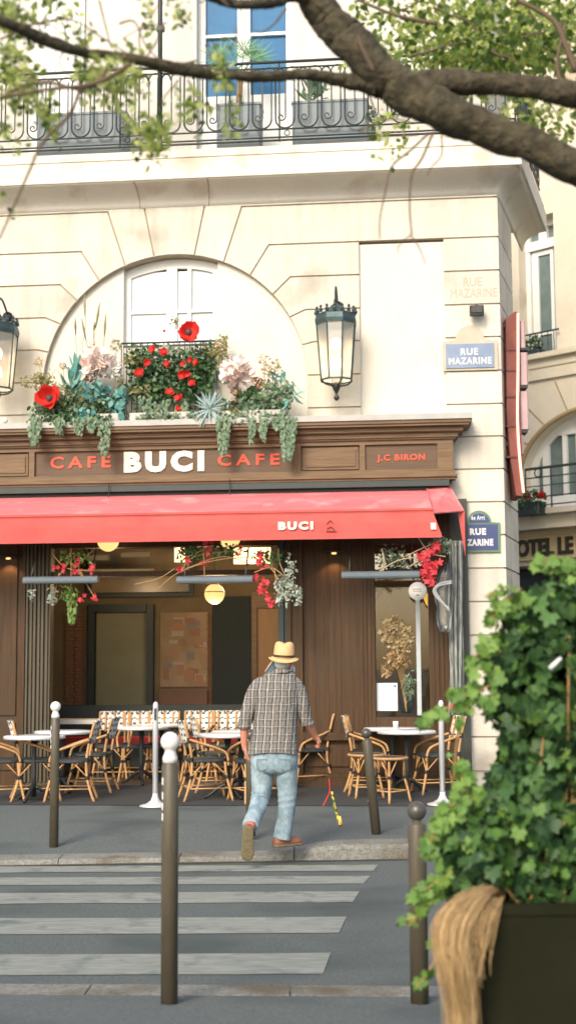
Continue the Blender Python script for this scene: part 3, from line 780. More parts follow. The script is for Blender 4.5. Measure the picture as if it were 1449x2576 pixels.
q0 = W(1070, 1222, .16); q1 = W(1128, 1216, .16); q2 = W(1167, 1284, .50); q3 = W(1088, 1290, 1.05)
q = [q0, q1, q2, q3]; mb.add(q + [p + Vector((0, .006, -.014)) for p in q], [(0, 1, 2, 3), (7, 6, 5, 4), (0, 4, 5, 1), (1, 5, 6, 2), (2, 6, 7, 3), (3, 7, 4, 0)])
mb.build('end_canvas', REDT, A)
mb = MB(); q = [W(1150, 1286, .52), W(1168, 1286, .50), W(1170, 1402, .50)]
mb.add(q + [p + Vector((0, .008, 0)) for p in q], [(0, 1, 2), (5, 4, 3), (0, 3, 4, 1), (1, 4, 5, 2), (2, 5, 3, 0)])
mb.build('end_flap', REDF, A)
for xx in (-4.6, -2.2, .2, xf(1050, .6, 1300)):
    mb = MB(); mb.tube([(xx, -.12, Zf(1262, .12)), (xx + .25, -.65, Zf(1290, .65)), (xx, -1.15, Zf(1302, 1.15))], .018, 6)
    mb.build('folding_arm', GREYM, A)

# ================================================================== WALL LANTERNS
def make_lantern():
    t = thing('wall_lantern', 'lit glass lantern with dark crown, on the stone between the arch and the blind panel', 'lantern', group='wall lanterns of the facade')
    n8 = 8; rt = .262; rb = .205; h = .735
    def ring(r, z, n=n8, ph=PI / 8): return [(r * math.cos(2 * PI * k / n + ph), r * math.sin(2 * PI * k / n + ph), z) for k in range(n)]
    m = MB(); m.rings([ring(rt + .012, h - .02), ring(rt + .02, h + .03), ring(rt, h + .10), ring(rt - .015, h + .12)])
    m.rings([ring(rt - .03, h + .115), ring(.13, h + .17), ring(.06, h + .24), ring(.025, h + .27)])
    for k in range(16):
        a = 2 * PI * k / 16; p = Vector(((rt - .01) * math.cos(a), (rt - .01) * math.sin(a), h + .12))
        m.lathe([(.018, 0), (.028, .03), (.012, .055), (.020, .075), (.002, .095)], p, 6)
    m.build('crown', VERDI, t)
    m = MB(); a = ring(rt, h - .01); b = ring(rb, 0)
    for k in range(n8): m.tube([b[k], a[k]], .009, 5)
    for k in range(n8): m.tube([b[k], b[(k + 1) % n8]], .014, 5)
    m.build('glazing_bars', VERDI, t)
    m = MB(); a = ring(rt - .012, h - .015); b = ring(rb - .012, 0.005); m.rings([b, a], cap=False); m.build('glass', FROST, t)
    m = MB()
    for k in range(0, n8, 2):
        a = 2 * PI * k / n8 + PI / 8
        m.tube(catmull([(rb * math.cos(a), rb * math.sin(a), 0), (rb * .7 * math.cos(a), rb * .7 * math.sin(a), -.05), (.05 * math.cos(a), .05 * math.sin(a), -.07)], 4), .012, 5)
    m.lathe([(.03, -.03), (.06, -.06), (.045, -.11), (.02, -.16), (.018, -.19), (.036, -.215), (.036, -.235), (.012, -.262)], n=10)
    m.build('finial', BLACKM, t)
    m = MB()
    m.lathe([(.02, h + .26), (.028, h + .30), (.014, h + .34), (.014, h + .42)], n=8)
    m.tube(catmull([(0, 0, h + .40), (.0, .06, h + .50), (0, .2, h + .49), (0, .42, h + .36)], 5), .014, 6)
    m.lathe([(.07, 0), (.07, .02)], (0, .42, h + .34), 10, Matrix.Rotation(PI / 2, 3, 'X'))
    m.build('bracket', BLACKM, t)
    for z in (.22, .47):
        m = MB(); m.lathe([(.02, z - .07), (.05, z - .05), (.062, z), (.05, z + .06), (.02, z + .08)], n=12); m.build('bulb', BULB, t)
    return t
Ln = make_lantern()
lp = W(846, 957, .44); Ln.location = FO + FR @ lp; Ln.rotation_euler = (0, 0, -TH)
l2 = Vector((W(-7, 985, .44).x, lp.y, lp.z)); dup(Ln, FO + FR @ l2, -TH, 'lit glass lantern cut off by the left edge of the photo, beside the arch')

# ================================================================== FLOWERS
def fw(u, v, off=.3): return W(u, v, off)
D_ = 1 / 200.
def petal(mb, c, d, n, L, w, curl=.3, seg=4):
    d = d.normalized(); n = (n - d * n.dot(d)).normalized(); x = d.cross(n)
    b = len(mb.v)
    for i in range(seg + 1):
        t = i / seg; ww = w * math.sin(PI * (.12 + .72 * t)) ; lift = curl * L * t * t
        for s in (-1, 0, 1): mb.v.append(c + d * L * t + n * (lift + .12 * w * abs(s)) + x * s * ww * (1 + rnd.uniform(-.1, .1)))
    for i in range(seg):
        for j in range(2): mb.face([b + i * 3 + j, b + i * 3 + j + 1, b + i * 3 + j + 4, b + i * 3 + j + 3])
def poppy(parent, c, r, nrm=Vector((.1, -1, .15)), name='poppy', pet=6, cen=True, mat=None):
    m = MB(); m.smooth = True; nrm = nrm.normalized(); x = nrm.cross(Vector((0, 0, 1))).normalized(); z = x.cross(nrm)
    for ly in range(2):
        for k in range(pet):
            a = 2 * PI * (k + .5 * ly) / pet + rnd.uniform(-.1, .1)
            petal(m, c + nrm * .01 * ly, x * math.cos(a) + z * math.sin(a), nrm + rv(.25), r * rnd.uniform(.72, 1.15) * (1 - .2 * ly), r * rnd.uniform(.40, .60), rnd.uniform(.15, .6) + .25 * ly)
    o = m.build(name, mat or POPPY, parent, recalc=False)
    if cen:
        m = MB(); m.sphere(c + nrm * r * .16, r * .25, 10, 6); 
        for k in range(22):
            a = rnd.uniform(0, 2 * PI); rr = r * rnd.uniform(.22, .36); m.tube([c + nrm * r * .1, c + nrm * r * .3 + (x * math.cos(a) + z * math.sin(a)) * rr], r * .02, 4)
        m.build('flower_centre', M('poppy_centre', (.05, .03, .03), .8, (.12, .09, .08), 40) if 'poppy_centre' not in bpy.data.materials else bpy.data.materials['poppy_centre'], o)
    return o
def peony(parent, c, r, mat):
    m = MB(); m.smooth = True
    for k in range(90):
        q = rv().normalized(); q.y = -abs(q.y) if rnd.random() < .8 else q.y
        t = rv().normalized(); d = (t - q * t.dot(q)).normalized()
        petal(m, c + q * r * rnd.uniform(.25, .7), (d + q * .7), q, r * rnd.uniform(.35, .55), r * .26, .4, 3)
    return m.build('peony', mat, parent, recalc=False)
def seedhead(parent, c, r, mat, name='seed_head', n=60):
    m = MB(); blob(m, c, r, n, r * .45, LEAF_S, shell=.7); o = m.build(name, mat, parent, recalc=False); return o
def trail(mb, u, v0, v1, w, off, size, n, shape=LEAF_S, side=0):
    """hanging foliage between two heights"""
    for i in range(n):
        t = rnd.random() ** .8; v = v0 + (v1 - v0) * t
        ww = w * (1 - .65 * t ** 2)
        p = W(u + side * t + rnd.uniform(-ww, ww), v, off + rnd.uniform(-.04, .05))
        leaf(mb, p, Vector((rnd.uniform(-.5, .5), rnd.uniform(-.4, .2), -1)), Vector((rnd.uniform(-.6, .6), -1, .3)), size * rnd.uniform(.6, 1.3), shape)
def arrangement(label): return thing('flower_arrangement', label, 'flowers', FO, -TH, 'flower arrangements along the top of the shopfront')
def dblob(mb, u, v, ru, rvv, off, rd, n, size, shape=LEAF_S, droop=.2, shell=.2):
    blob(mb, W(u, v, off), (ru * D_, rd, rvv * D_), n, size, shape, droop, shell)
def trough(parent, u0, u1):
    m = MB(); a = xf(u0, .3, 1050); b = xf(u1, .3, 1050); z = zc2 + .012
    m.box(a, b, -.40, -.14, z, z + .11, .02); m.build('trough', STONE2, parent)
def stalk(mb, pts, r=.006, off=.3): mb.tube(catmull([W(a, b, off) for a, b in pts], 4), r, 5)
# left
a1 = arrangement('flower arrangement left of the arch window with pale peony, tall reeds, red poppy'); trough(a1, 95, 305)
m = MB(); dblob(m, 110, 1030, 38, 35, .33, .12, 150, .07); dblob(m, 170, 1010, 60, 50, .3, .14, 300, .08, LEAF_N); dblob(m, 230, 1010, 70, 45, .33, .14, 260, .07); dblob(m, 300, 1010, 30, 40, .3, .1, 100, .07)
for (u, v1, w) in ((88, 1116, 17), (150, 1085, 14), (262, 1142, 16), (200, 1088, 16), (232, 1080, 14)): trail(m, u, 1045, v1, w, .54, .055, 170 if v1 > 1100 else 80)
m.build('sage_foliage', SAGE, a1, recalc=False)
m = MB(); dblob(m, 250, 985, 45, 35, .38, .1, 60, .12, LEAF_S, .5); dblob(m, 300, 1000, 22, 45, .38, .08, 40, .13, LEAF_S, 1.2); dblob(m, 190, 960, 16, 60, .3, .06, 30, .28, LEAF_N, -1.5)
dblob(m, 215, 1040, 40, 22, .45, .05, 40, .09, LEAF_S, 1); m.build('teal_leaves', TEAL, a1, recalc=False)
m = MB(); dblob(m, 110, 960, 35, 30, .3, .1, 90, .05); dblob(m, 200, 1000, 60, 40, .3, .13, 160, .09, LEAF_N); dblob(m, 150, 1000, 60, 60, .3, .1, 70, .14, LEAF_N, -.5)
m.build('olive_foliage', OLIVL, a1, recalc=False)
m = MB(); dblob(m, 160, 1030, 90, 40, .28, .14, 330, .07); dblob(m, 260, 1035, 50, 30, .28, .12, 160, .07); dblob(m, 150, 1050, 70, 18, .47, .05, 200, .055, LEAF_S, 1); dblob(m, 245, 1052, 55, 16, .47, .05, 170, .055, LEAF_S, 1); m.build('green_foliage', GREEN, a1, recalc=False)
m = MB()
for pts in ([(212, 960), (208, 880), (216, 820), (213, 738)], [(200, 960), (192, 860), (190, 800)], [(232, 940), (238, 850), (252, 760)], [(225, 950), (222, 880), (206, 800)], [(258, 930), (262, 870), (267, 790)], [(245, 900), (236, 840), (240, 810)]):
    stalk(m, pts, .004)
    a, b = pts[-1], pts[-2]
    p = W(*a, .3); q = W(a[0] * .3 + b[0] * .7, a[1] * .3 + b[1] * .7, .3); m.tube([q, q.lerp(p, .5), p], [.006, .017, .004], 6)
m.build('reeds', OLIVL, a1)
poppy(a1, W(127, 1003, .48), .165, Vector((-.05, -1, .05)))
peony(a1, W(243, 915, .38), .23, PEONY); peony(a1, W(283, 925, .30), .15, PEONYW)
for (u, v, r) in ((100, 911, .06), (160, 921, .05), (232, 880, .075)): seedhead(a1, W(u, v, .33), r, OCHRE)
for (u, v, r) in ((293, 868, .08), (72, 960, .09), (100, 950, .08), (300, 955, .07)): seedhead(a1, W(u, v, .30), r, OLIVL)
seedhead(a1, W(228, 948, .36), .08, RUST, 'rust_bloom')
m = MB(); stalk(m, [(127, 1000), (135, 1040)], .005, .42); stalk(m, [(100, 915), (112, 1010)], .004); stalk(m, [(160, 925), (165, 1010)], .004); stalk(m, [(130, 950), (145, 930), (165, 985), (170, 1040)], .004); stalk(m, [(243, 930), (243, 1020)], .007, .33); stalk(m, [(293, 870), (290, 1030)], .004)
m.build('stems', OLIVL, a1)
# centre
a2 = arrangement('green climber with small red blooms under the arch window, one big poppy on top'); trough(a2, 330, 520)
m = MB(); dblob(m, 385, 950, 85, 90, .15, .12, 900, .075); dblob(m, 480, 950, 75, 92, .15, .12, 800, .075); dblob(m, 350, 900, 40, 40, .15, .1, 180, .06); dblob(m, 520, 900, 35, 45, .13, .1, 200, .06)
m.build('green_foliage', GREEN, a2, recalc=False)
m = MB(); dblob(m, 430, 930, 110, 85, .22, .1, 260, .06); trail(m, 455, 1000, 1062, 18, .3, .06, 70); trail(m, 410, 1000, 1055, 20, .3, .06, 60); trail(m, 370, 990, 1045, 20, .3, .06, 50); dblob(m, 400, 1045, 75, 15, .45, .05, 170, .055, LEAF_S, 1); dblob(m, 490, 1045, 35, 15, .45, .05, 60, .055, LEAF_S, 1)
m.build('sage_foliage', SAGE, a2, recalc=False)
m = MB(); dblob(m, 545, 880, 40, 30, .2, .08, 110, .05); dblob(m, 440, 812, 16, 18, .2, .05, 30, .04); dblob(m, 560, 857, 18, 14, .2, .05, 30, .06); dblob(m, 350, 975, 30, 20, .3, .08, 20, .14, LEAF_N); dblob(m, 340, 905, 30, 18, .25, .06, 30, .07); m.build('olive_foliage', OLIVL, a2, recalc=False)
poppy(a2, W(475, 838, .32), .16)
for (u, v, r) in ((386, 880, 11), (412, 886, 12), (370, 911, 11), (350, 939, 13), (423, 918, 10), (462, 915, 9), (494, 913, 10), (456, 942, 11), (470, 941, 12), (483, 964, 10), (427, 986, 12), (452, 1001, 12), (449, 1028, 8), (415, 834, 5), (480, 905, 8)):
    poppy(a2, W(u, v, .34), r * D_, Vector((rnd.uniform(-.5, .5), -1, rnd.uniform(-.3, .4))), 'small_bloom', 5, False)
# right
a3 = arrangement('flower arrangement right of the arch window with spiky silver leaves and a pale pink peony'); trough(a3, 560, 720)
m = MB(); dblob(m, 640, 1020, 60, 35, .33, .13, 260, .07); dblob(m, 700, 1000, 45, 50, .33, .12, 240, .07); dblob(m, 580, 1030, 40, 28, .33, .1, 110, .07); dblob(m, 600, 1050, 50, 16, .46, .05, 150, .055, LEAF_S, 1); dblob(m, 690, 1050, 50, 18, .47, .05, 190, .055, LEAF_S, 1)
for (u, v1, w, n_) in ((562, 1140, 17, 260), (633, 1112, 10, 90), (662, 1102, 11, 90), (724, 1152, 22, 380), (700, 1075, 16, 100)): trail(m, u, 1045, v1, w, .54, .055, n_)
m.build('sage_foliage', SAGE, a3, recalc=False)
m = MB(); cc = W(528, 1030, .42)
for k in range(60):
    d = rv().normalized(); d.y = -abs(d.y) * .8; leaf(m, cc, d, Vector((0, -1, .6)), rnd.uniform(.18, .31), [(0, 0), (.045, .3), (.03, .7), (0, 1), (-.03, .7), (-.045, .3)])
m.build('spiky_leaves', M('silver_spikes', (.30, .44, .42), .5, (.50, .62, .60), 5, island=True, trans=.2), a3, recalc=False)
m = MB(); dblob(m, 628, 990, 35, 25, .3, .1, 40, .12); dblob(m, 610, 1030, 60, 25, .3, .1, 140, .07); dblob(m, 690, 1030, 40, 25, .3, .1, 100, .07); m.build('green_foliage', GREEN, a3, recalc=False)
m = MB(); dblob(m, 735, 985, 18, 40, .36, .06, 22, .14, LEAF_N, .5); dblob(m, 700, 960, 14, 45, .3, .05, 20, .14, LEAF_N, -.5); m.build('teal_leaves', TEAL, a3, recalc=False)
m = MB(); dblob(m, 560, 900, 20, 45, .3, .06, 50, .06); dblob(m, 680, 985, 30, 45, .3, .08, 80, .07); dblob(m, 590, 1045, 18, 22, .4, .06, 60, .06); m.build('olive_foliage', OLIVL, a3, recalc=False)
peony(a3, W(597, 935, .38), .22, PEONY); peony(a3, W(583, 950, .32), .15, PEONYW)
for (u, v, r) in ((592, 985, .07), (589, 1010, .055), (647, 962, .08)): seedhead(a3, W(u, v, .36), r, RUST, 'rust_bloom')
for (u, v, r) in ((664, 905, .075), (690, 920, .08), (672, 935, .07), (700, 1010, .06), (675, 1030, .05), (555, 870, .08)): seedhead(a3, W(u, v, .32), r, DRYF)
m = MB(); stalk(m, [(664, 905), (668, 1030)], .004); stalk(m, [(690, 925), (680, 1030)], .004); stalk(m, [(597, 950), (597, 1030)], .007); stalk(m, [(555, 880), (560, 1030)], .004); stalk(m, [(647, 965), (640, 1030)], .005); m.build('stems', OLIVL, a3)

# hanging bouquets under the awning
def bouquet(label): return thing('hanging_bouquet', label, 'flowers', FO, -TH, 'artificial bouquets hanging under the awning')
def crims(parent, u, v, off, r=.05, n=5):
    for k in range(n):
        c = W(u, v, off) + rv(.045); m = MB(); m.smooth = True; nn = Vector((rnd.uniform(-.7, .7), -1, rnd.uniform(-.6, .6))).normalized(); xx = nn.cross(Vector((0, 0, 1))).normalized(); zz = xx.cross(nn); rr = r * rnd.uniform(.55, .95); a0 = rnd.random() * 6
        for j in range(5): a = a0 + j * 2 * PI / 5; petal(m, c, xx * math.cos(a) + zz * math.sin(a), nn, rr * rnd.uniform(.8, 1.2), rr * .27, rnd.uniform(-.1, .5), 3)
        m.build('crimson_bloom', CRIMS, parent, recalc=False)
b1 = bouquet('hanging bouquet of red blooms and green fern behind the leftmost heater tube')
m = MB(); 
for pts in ([(180, 1378), (170, 1420), (150, 1448)], [(240, 1380), (200, 1420), (210, 1450)], [(130, 1390), (170, 1430), (240, 1435)], [(180, 1378), (180, 1500), (182, 1540)], [(200, 1440), (225, 1480), (240, 1505)], [(150, 1440), (140, 1490), (135, 1520)]): stalk(m, pts, .006, .95)
m.build('branches', STEM, b1)
for (u, v) in ((140, 1432), (165, 1428), (200, 1415), (190, 1432), (228, 1434), (205, 1500), (240, 1505)): crims(b1, u, v, .98, .05, 3)
m = MB(); dblob(m, 190, 1400, 60, 25, .9, .15, 110, .05); dblob(m, 175, 1490, 22, 28, .95, .08, 90, .07, LEAF_N, .6); trail(m, 182, 1490, 1562, 14, .97, .06, 90); m.build('green_foliage', M('fern', (.07, .15, .03), .6, (.22, .32, .08), 5, island=True, trans=.3), b1, recalc=False)
m = MB(); dblob(m, 135, 1500, 12, 32, .95, .05, 60, .05); dblob(m, 78, 1492, 8, 20, .95, .04, 22, .05); m.build('silver_foliage', SILVER, b1, recalc=False)
b2 = bouquet('hanging spray of bare twigs and crimson blooms above the middle heater tube')
m = MB()
for pts in ([(440, 1375), (470, 1400), (520, 1378)], [(455, 1440), (490, 1400), (600, 1385)], [(512, 1380), (515, 1450)], [(400, 1480), (450, 1440), (540, 1410), (640, 1400)], [(340, 1470), (400, 1455), (440, 1430)], [(470, 1430), (560, 1400), (630, 1420)]): stalk(m, pts, .006, .95)
m.build('branches', STEM, b2)
for (u, v) in ((452, 1425), (522, 1385), (516, 1415), (525, 1370), (470, 1415), (600, 1385)): crims(b2, u, v, .96, .05, 3)
m = MB(); dblob(m, 480, 1390, 45, 25, .9, .1, 150, .05); dblob(m, 570, 1385, 50, 20, .9, .1, 130, .05); m.build('green_foliage', GREEN, b2, recalc=False)
b3 = bouquet('hanging bouquet of silver leaves and crimson blooms right of the middle heater tube')
m = MB()
for pts in ([(700, 1380), (705, 1420), (730, 1470)], [(650, 1400), (690, 1440), (720, 1500)], [(640, 1440), (690, 1430), (750, 1490)], [(690, 1430), (700, 1500)]): stalk(m, pts, .007, .95)
m.build('branches', STEM, b3)
for (u, v) in ((655, 1395), (650, 1412), (648, 1450), (662, 1420), (655, 1478), (680, 1500), (686, 1515), (670, 1460)): crims(b3, u, v, .98, .055, 4)
m = MB(); dblob(m, 715, 1480, 28, 42, .95, .08, 190, .055); dblob(m, 750, 1495, 10, 30, .95, .05, 60, .05); dblob(m, 730, 1430, 14, 40, .95, .06, 60, .05); m.build('silver_foliage', SILVER, b3, recalc=False)
m = MB(); dblob(m, 680, 1400, 50, 25, .9, .1, 120, .05); m.build('green_foliage', GREEN, b3, recalc=False)
b4 = bouquet('hanging bouquet of bright red star blooms at the right corner of the awning')
m = MB()
for pts in ([(1020, 1400), (1060, 1380), (1110, 1360)], [(1030, 1425), (1070, 1400), (1100, 1370)], [(1050, 1350), (1080, 1390), (1120, 1400)], [(950, 1440), (1000, 1410), (1060, 1400)], [(960, 1380), (968, 1420), (960, 1440)]): stalk(m, pts, .008, 1.0)
m.build('branches', M('pale_branch', (.42, .33, .2), .8), b4)
for (u, v) in ((1090, 1375), (1060, 1400), (1085, 1395), (1065, 1420), (1080, 1430), (1100, 1415), (1075, 1450), (1060, 1440), (1105, 1385), (1078, 1463), (1095, 1440)): crims(b4, u, v, 1.05, .075, 3)
m = MB(); dblob(m, 985, 1400, 45, 30, .7, .15, 150, .05); dblob(m, 1105, 1370, 30, 30, .9, .1, 90, .05); m.build('green_foliage', SAGE, b4, recalc=False)

# ================================================================== HEATERS, LAMPS, PLATES
def make_heater():
    t = thing('awning_heater', 'grey tube heater under the awning at the left, red blooms on top', 'heater', group='tube heaters under the awning')
    L = .47; m = MB()
    pr_ = [(.055 * math.cos(a), .055 * math.sin(a)) for a in [PI * k / 8 - .25 for k in range(11)]]
    m.prism_x([(p[0], p[1]) for p in pr_], -L, L); m.build('housing', M('heater_metal', (.085, .115, .135), .6, (.115, .145, .165), 5), t)
    m = MB(); m.box(-L + .03, L - .03, -.03, .03, -.035, -.018); m.build('reflector', M('heater_reflector', (.16, .14, .12), .6), t)
    m = MB()
    for x in (-L * .8, L * .8): m.tube([(x, 0, .05), (x, .3, .42)], .01, 6)
    m.build('bracket', BLACKM, t)
    return t
h0 = make_heater(); hp = lambda u, v: FO + FR @ W(u, v, 1.0)
h0.location = hp(154, 1461); h0.rotation_euler = (0, 0, -TH)
dup(h0, hp(541, 1460), -TH, 'grey tube heater in the middle, above the lit globe lamp'); dup(h0, hp(957, 1448), -TH, 'grey tube heater in front of the display window')
def make_globe():
    t = thing('globe_lamp', 'lit cream globe lamp with a dark band, hanging lowest under the middle heater', 'lamp', group='lit globe lamps in the cafe')
    m = MB(); m.sphere((0, 0, 0), .14, 18, 12); m.build('globe', GLOBE, t)
    m = MB(); m.lathe([(.1415, -.006), (.143, 0), (.1415, .006)], (0, 0, .025), 20, cap=False); m.lathe([(.05, .125), (.05, .16), (.01, .165)], n=12); m.tube([(0, 0, .16), (0, 0, .75)], .006, 6); m.build('band', BLACKM, t)
    return t
g0 = make_globe(); gi = lambda u, v, d: FO + FR @ W(u, v, -d)
g0.location = gi(540, 1494, 1.2)
dup(g0, gi(273, 1360, -.35), 0, 'lit globe lamp half hidden behind the red flap, left of the middle'); dup(g0, gi(578, 1352, -.35), 0, 'lit globe lamp half hidden behind the red flap, above the middle heater')
for q_, e in ((g0.location, 24), (gi(273, 1430, 1.6), 13), (gi(578, 1430, 1.6), 13)):
    ld = bpy.data.lights.new('globe_light', 'POINT'); ld.energy = e; ld.color = (1, .68, .38); ld.shadow_soft_size = .14
    lo = link('globe_light', ld); lo.location = Vector(q_) + Vector((0, 0, -.2))
def spot(u, v, label, group='small warm spots on the wood front'):
    t = thing('picture_lamp', label, 'lamp', FO + FR @ W(u, v, .18), -TH, group)
    m = MB(); m.tube([(-.14, 0, .03), (.14, 0, .03)], .02, 8); m.tube([(0, 0, .03), (0, .12, .05)], .01, 6); m.build('housing', BLACKM, t)
    m = MB(); m.sphere((0, 0, 0), .022, 8, 6, (1.6, 1, .6)); m.build('glow', WARM, t)
    ld = bpy.data.lights.new('spot_light', 'SPOT'); ld.energy = 5; ld.color = (1, .6, .3); ld.spot_size = R(110); ld.shadow_soft_size = .03
    lo = link('spot_light', ld); lo.location = FO + FR @ (W(u, v, .18) + Vector((0, -.02, -.03))); 
spot(840, 1392, 'small lamp glowing on the wooden pier between opening and display window'); spot(22, 1405, 'small lamp glowing on the wood at the left edge')
for (u, v, s) in ((14, 1058, 'left end of the ledge'), (826, 1055, 'ledge below the right lantern'), (1014, 1051, 'ledge near its right end')):
    t = thing('floodlight', 'tiny white spotlight on the ' + s, 'lamp', FO + FR @ W(u, v, .45), -TH, 'tiny white spotlights on the ledge')
    m = MB(); m.sphere((0, 0, .0), .04, 10, 8); m.lathe([(.012, -.05), (.012, 0)], n=6); m.build('head', WHITEP, t)
t = thing('corner_floodlight', 'small black floodlight on the quoin above the faded blue street plate', 'lamp', FO + FR @ W(1198, 782, .1), -TH)
m = MB(); m.box(-.09, .09, -.10, .02, -.07, .05, .02); m.box(-.07, .07, -.12, -.10, -.05, .03); m.build('head', BLACKM, t)
m = MB(); m.box(-.02, .02, .02, .10, .0, .1); m.build('bracket', BLACKM, t)
# street plates
def arch_plate(m, x0, x1, z0, z1, hump, y0, y1, n=12):
    c = (x0 + x1) / 2; hw = (x1 - x0) * .36
    m.prism_y([(x0, z0), (x0, z1)] + [(c - hw * math.cos(PI * i / n), z1 + hump * math.sin(PI * i / n)) for i in range(n + 1)] + [(x1, z1), (x1, z0)], y0, y1)
t = thing('street_plate', 'faded light blue street name plate in a stone frame, high on the quoin', 'sign', FO, -TH, 'street name plates on the corner')
a = W(1118, 930, .06); b = W(1245, 862, .06)
m = MB(); m.box(a.x - .02, b.x + .03, -.03, -.001, a.z - .01, b.z + .04); arch_plate(m, a.x + .07, b.x - .06, b.z, b.z + .05, .2, -.028, -.0012); m.build('stone_frame', M('plate_stone', (.44, .40, .31), .9, (.54, .49, .39), 4), t)
m = MB(); m.box(a.x + .02, b.x - .02, -.045, -.0305, a.z + .02, b.z + .0); m.build('plate', SIGNPALE, t)
Lp = lambda s, u0, u1, v0, v1, mat, par, off, fat=.03, nm='letters': text_mesh(nm, s, W(u0, v1, off).x, W(u1, v1, off).x, W((u0 + u1) / 2, v1, off).z, W((u0 + u1) / 2, v0, off).z, -off, mat, par, fat, depth=.003, spacing=1.15)
Lp('RUE', 1158, 1202, 876, 893, PALEL, t, .046); Lp('MAZARINE', 1128, 1236, 899, 916, PALEL, t, .046)
t = thing('street_plate', 'dark blue street plate with green border and arched top, beside the awning end', 'sign', FO, -TH, 'street name plates on the corner')
a = W(1160, 1390, .05); b = W(1257, 1314, .05)
m = MB(); m.box(a.x, b.x, -.03, -.001, a.z, b.z); arch_plate(m, a.x + .02, b.x - .05, b.z, b.z + .004, .155, -.03, -.0011); m.build('border', SIGNGREEN, t)
m = MB(); m.box(a.x + .03, b.x - .03, -.034, -.0301, a.z + .03, b.z - .02); arch_plate(m, a.x + .05, b.x - .08, b.z + .0, b.z + .001, .12, -.034, -.0302); m.build('plate', SIGNBLUE, t)
Lp('RUE', 1181, 1222, 1329, 1346, WHITEL, t, .0345, .05); Lp('MAZARINE', 1149, 1240, 1356, 1373, WHITEL, t, .0345, .05); Lp('6e Arrt', 1185, 1219, 1296, 1308, WHITEL, t, .0345, .02)

# menu sheet, disc, rolled curtain
t = MB(); a = W(948, 1788, .0); b = W(999, 1718, .0); t.box(a.x, b.x, .0085 - .032, .0085 - .0205, a.z, b.z)
mn = t.build('menu_sheet', PAPER); mn.location = FO; mn.rotation_euler = (0, 0, -TH); tag(mn, 'white menu sheet taped low inside the display window', 'menu')
m = MB()
rs_ = random.Random(5)
for i in range(13):
    z = b.z - .05 - i * (b.z - a.z - .08) / 13; x0 = a.x + .05 + rs_.uniform(0, .03); m.box(x0, x0 + rs_.uniform(.06, .15), -.0237, -.0236, z, z + .006)
m.build('print', M('menu_print', (.35, .40, .42), .8), mn)
m = MB(); m.lathe([(.0, 0), (.016, 0), (.016, .001)], (b.x - .03, -.0237, b.z - .04), 12, Matrix.Rotation(PI / 2, 3, 'X')); m.build('blue_stamp', M('stamp', (.05, .2, .4)), mn)
t = thing('round_sign', 'round pale disc with a yellow flap hanging in front of the display window', 'sign', FO + FR @ W(1050, 1487, .5), -TH)
m = MB(); m.lathe([(.113, 0), (.113, .008)], n=24, mat=Matrix.Rotation(PI / 2, 3, 'X')); m.build('disc', M('disc', (.72, .71, .66), .6, (.80, .79, .74), 8), t)
m = MB(); m.box(-.06, .045, -.0095, -.0085, .02, .028); m.box(-.06, .05, -.0095, -.0085, -.005, .003); m.box(-.02, .02, -.0095, -.0085, -.06, -.045); m.build('print', M('disc_print', (.2, .2, .18)), t)
m = MB(); m.prism_y([(.06, -.06), (.12, -.03), (.12, -.19), (.10, -.17)], -.004, .004); m.build('yellow_flap', M('yellow', (.80, .45, .05), .6), t)
m = MB(); m.tube([(0, 0, .11), (0, 0, .45)], .003, 4); m.build('cord', BLACKM, t)
t = thing('rolled_curtain', 'clear plastic terrace curtain gathered and strapped beside the end post', 'curtain', FO, -TH)
m = MB(); m.smooth = True
PL = M('clear_plastic', (.035, .042, .036), .25, (.42, .44, .41), 7, (9, 9, .7), bump=.5, bscale=8, contrast=.2)
vs = [(1418, 1122, 10), (1450, 1118, 17), (1480, 1113, 20), (1510, 1112, 19), (1528, 1115, 15), (1545, 1117, 20), (1570, 1117, 18), (1590, 1118, 12)]
rs_ = []
for v, u, r in vs:
    c = W(u, v, .55); k_ = 20
    rs_.append([c + Vector((r * D_ * math.cos(2 * PI * k / k_) * (1 + .10 * math.sin(k * 2.5)), .09 * math.sin(2 * PI * k / k_) * (1 + .18 * math.sin(k * 2.5)), 0)) for k in range(k_)])
m.rings(rs_); m.build('clear_plastic', glass('plastic_film', (.86, .88, .87), .10, .3), t)
m = MB()
for (o_) in (0, 5): m.tube(catmull([W(1135, 1462 + o_, .6), W(1105, 1468 + o_, .7), W(1090 + o_, 1485, .7), W(1100 + o_, 1505, .7), W(1130, 1532 + o_, .6)], 5), .012, 6)
m.build('strap', WHITEP, t)
m = MB(); rs_ = random.Random(9)
for i in range(7):
    u = 1132 + i * 5; p = [W(u + rs_.uniform(-3, 3), v, .3 + .1 * (i % 2)) for v in (1360, 1450, 1560, 1700, 1800)]; m.tube(catmull(p, 4), [.02] * 17, 6)
m.build('gathered_film', PL, t)
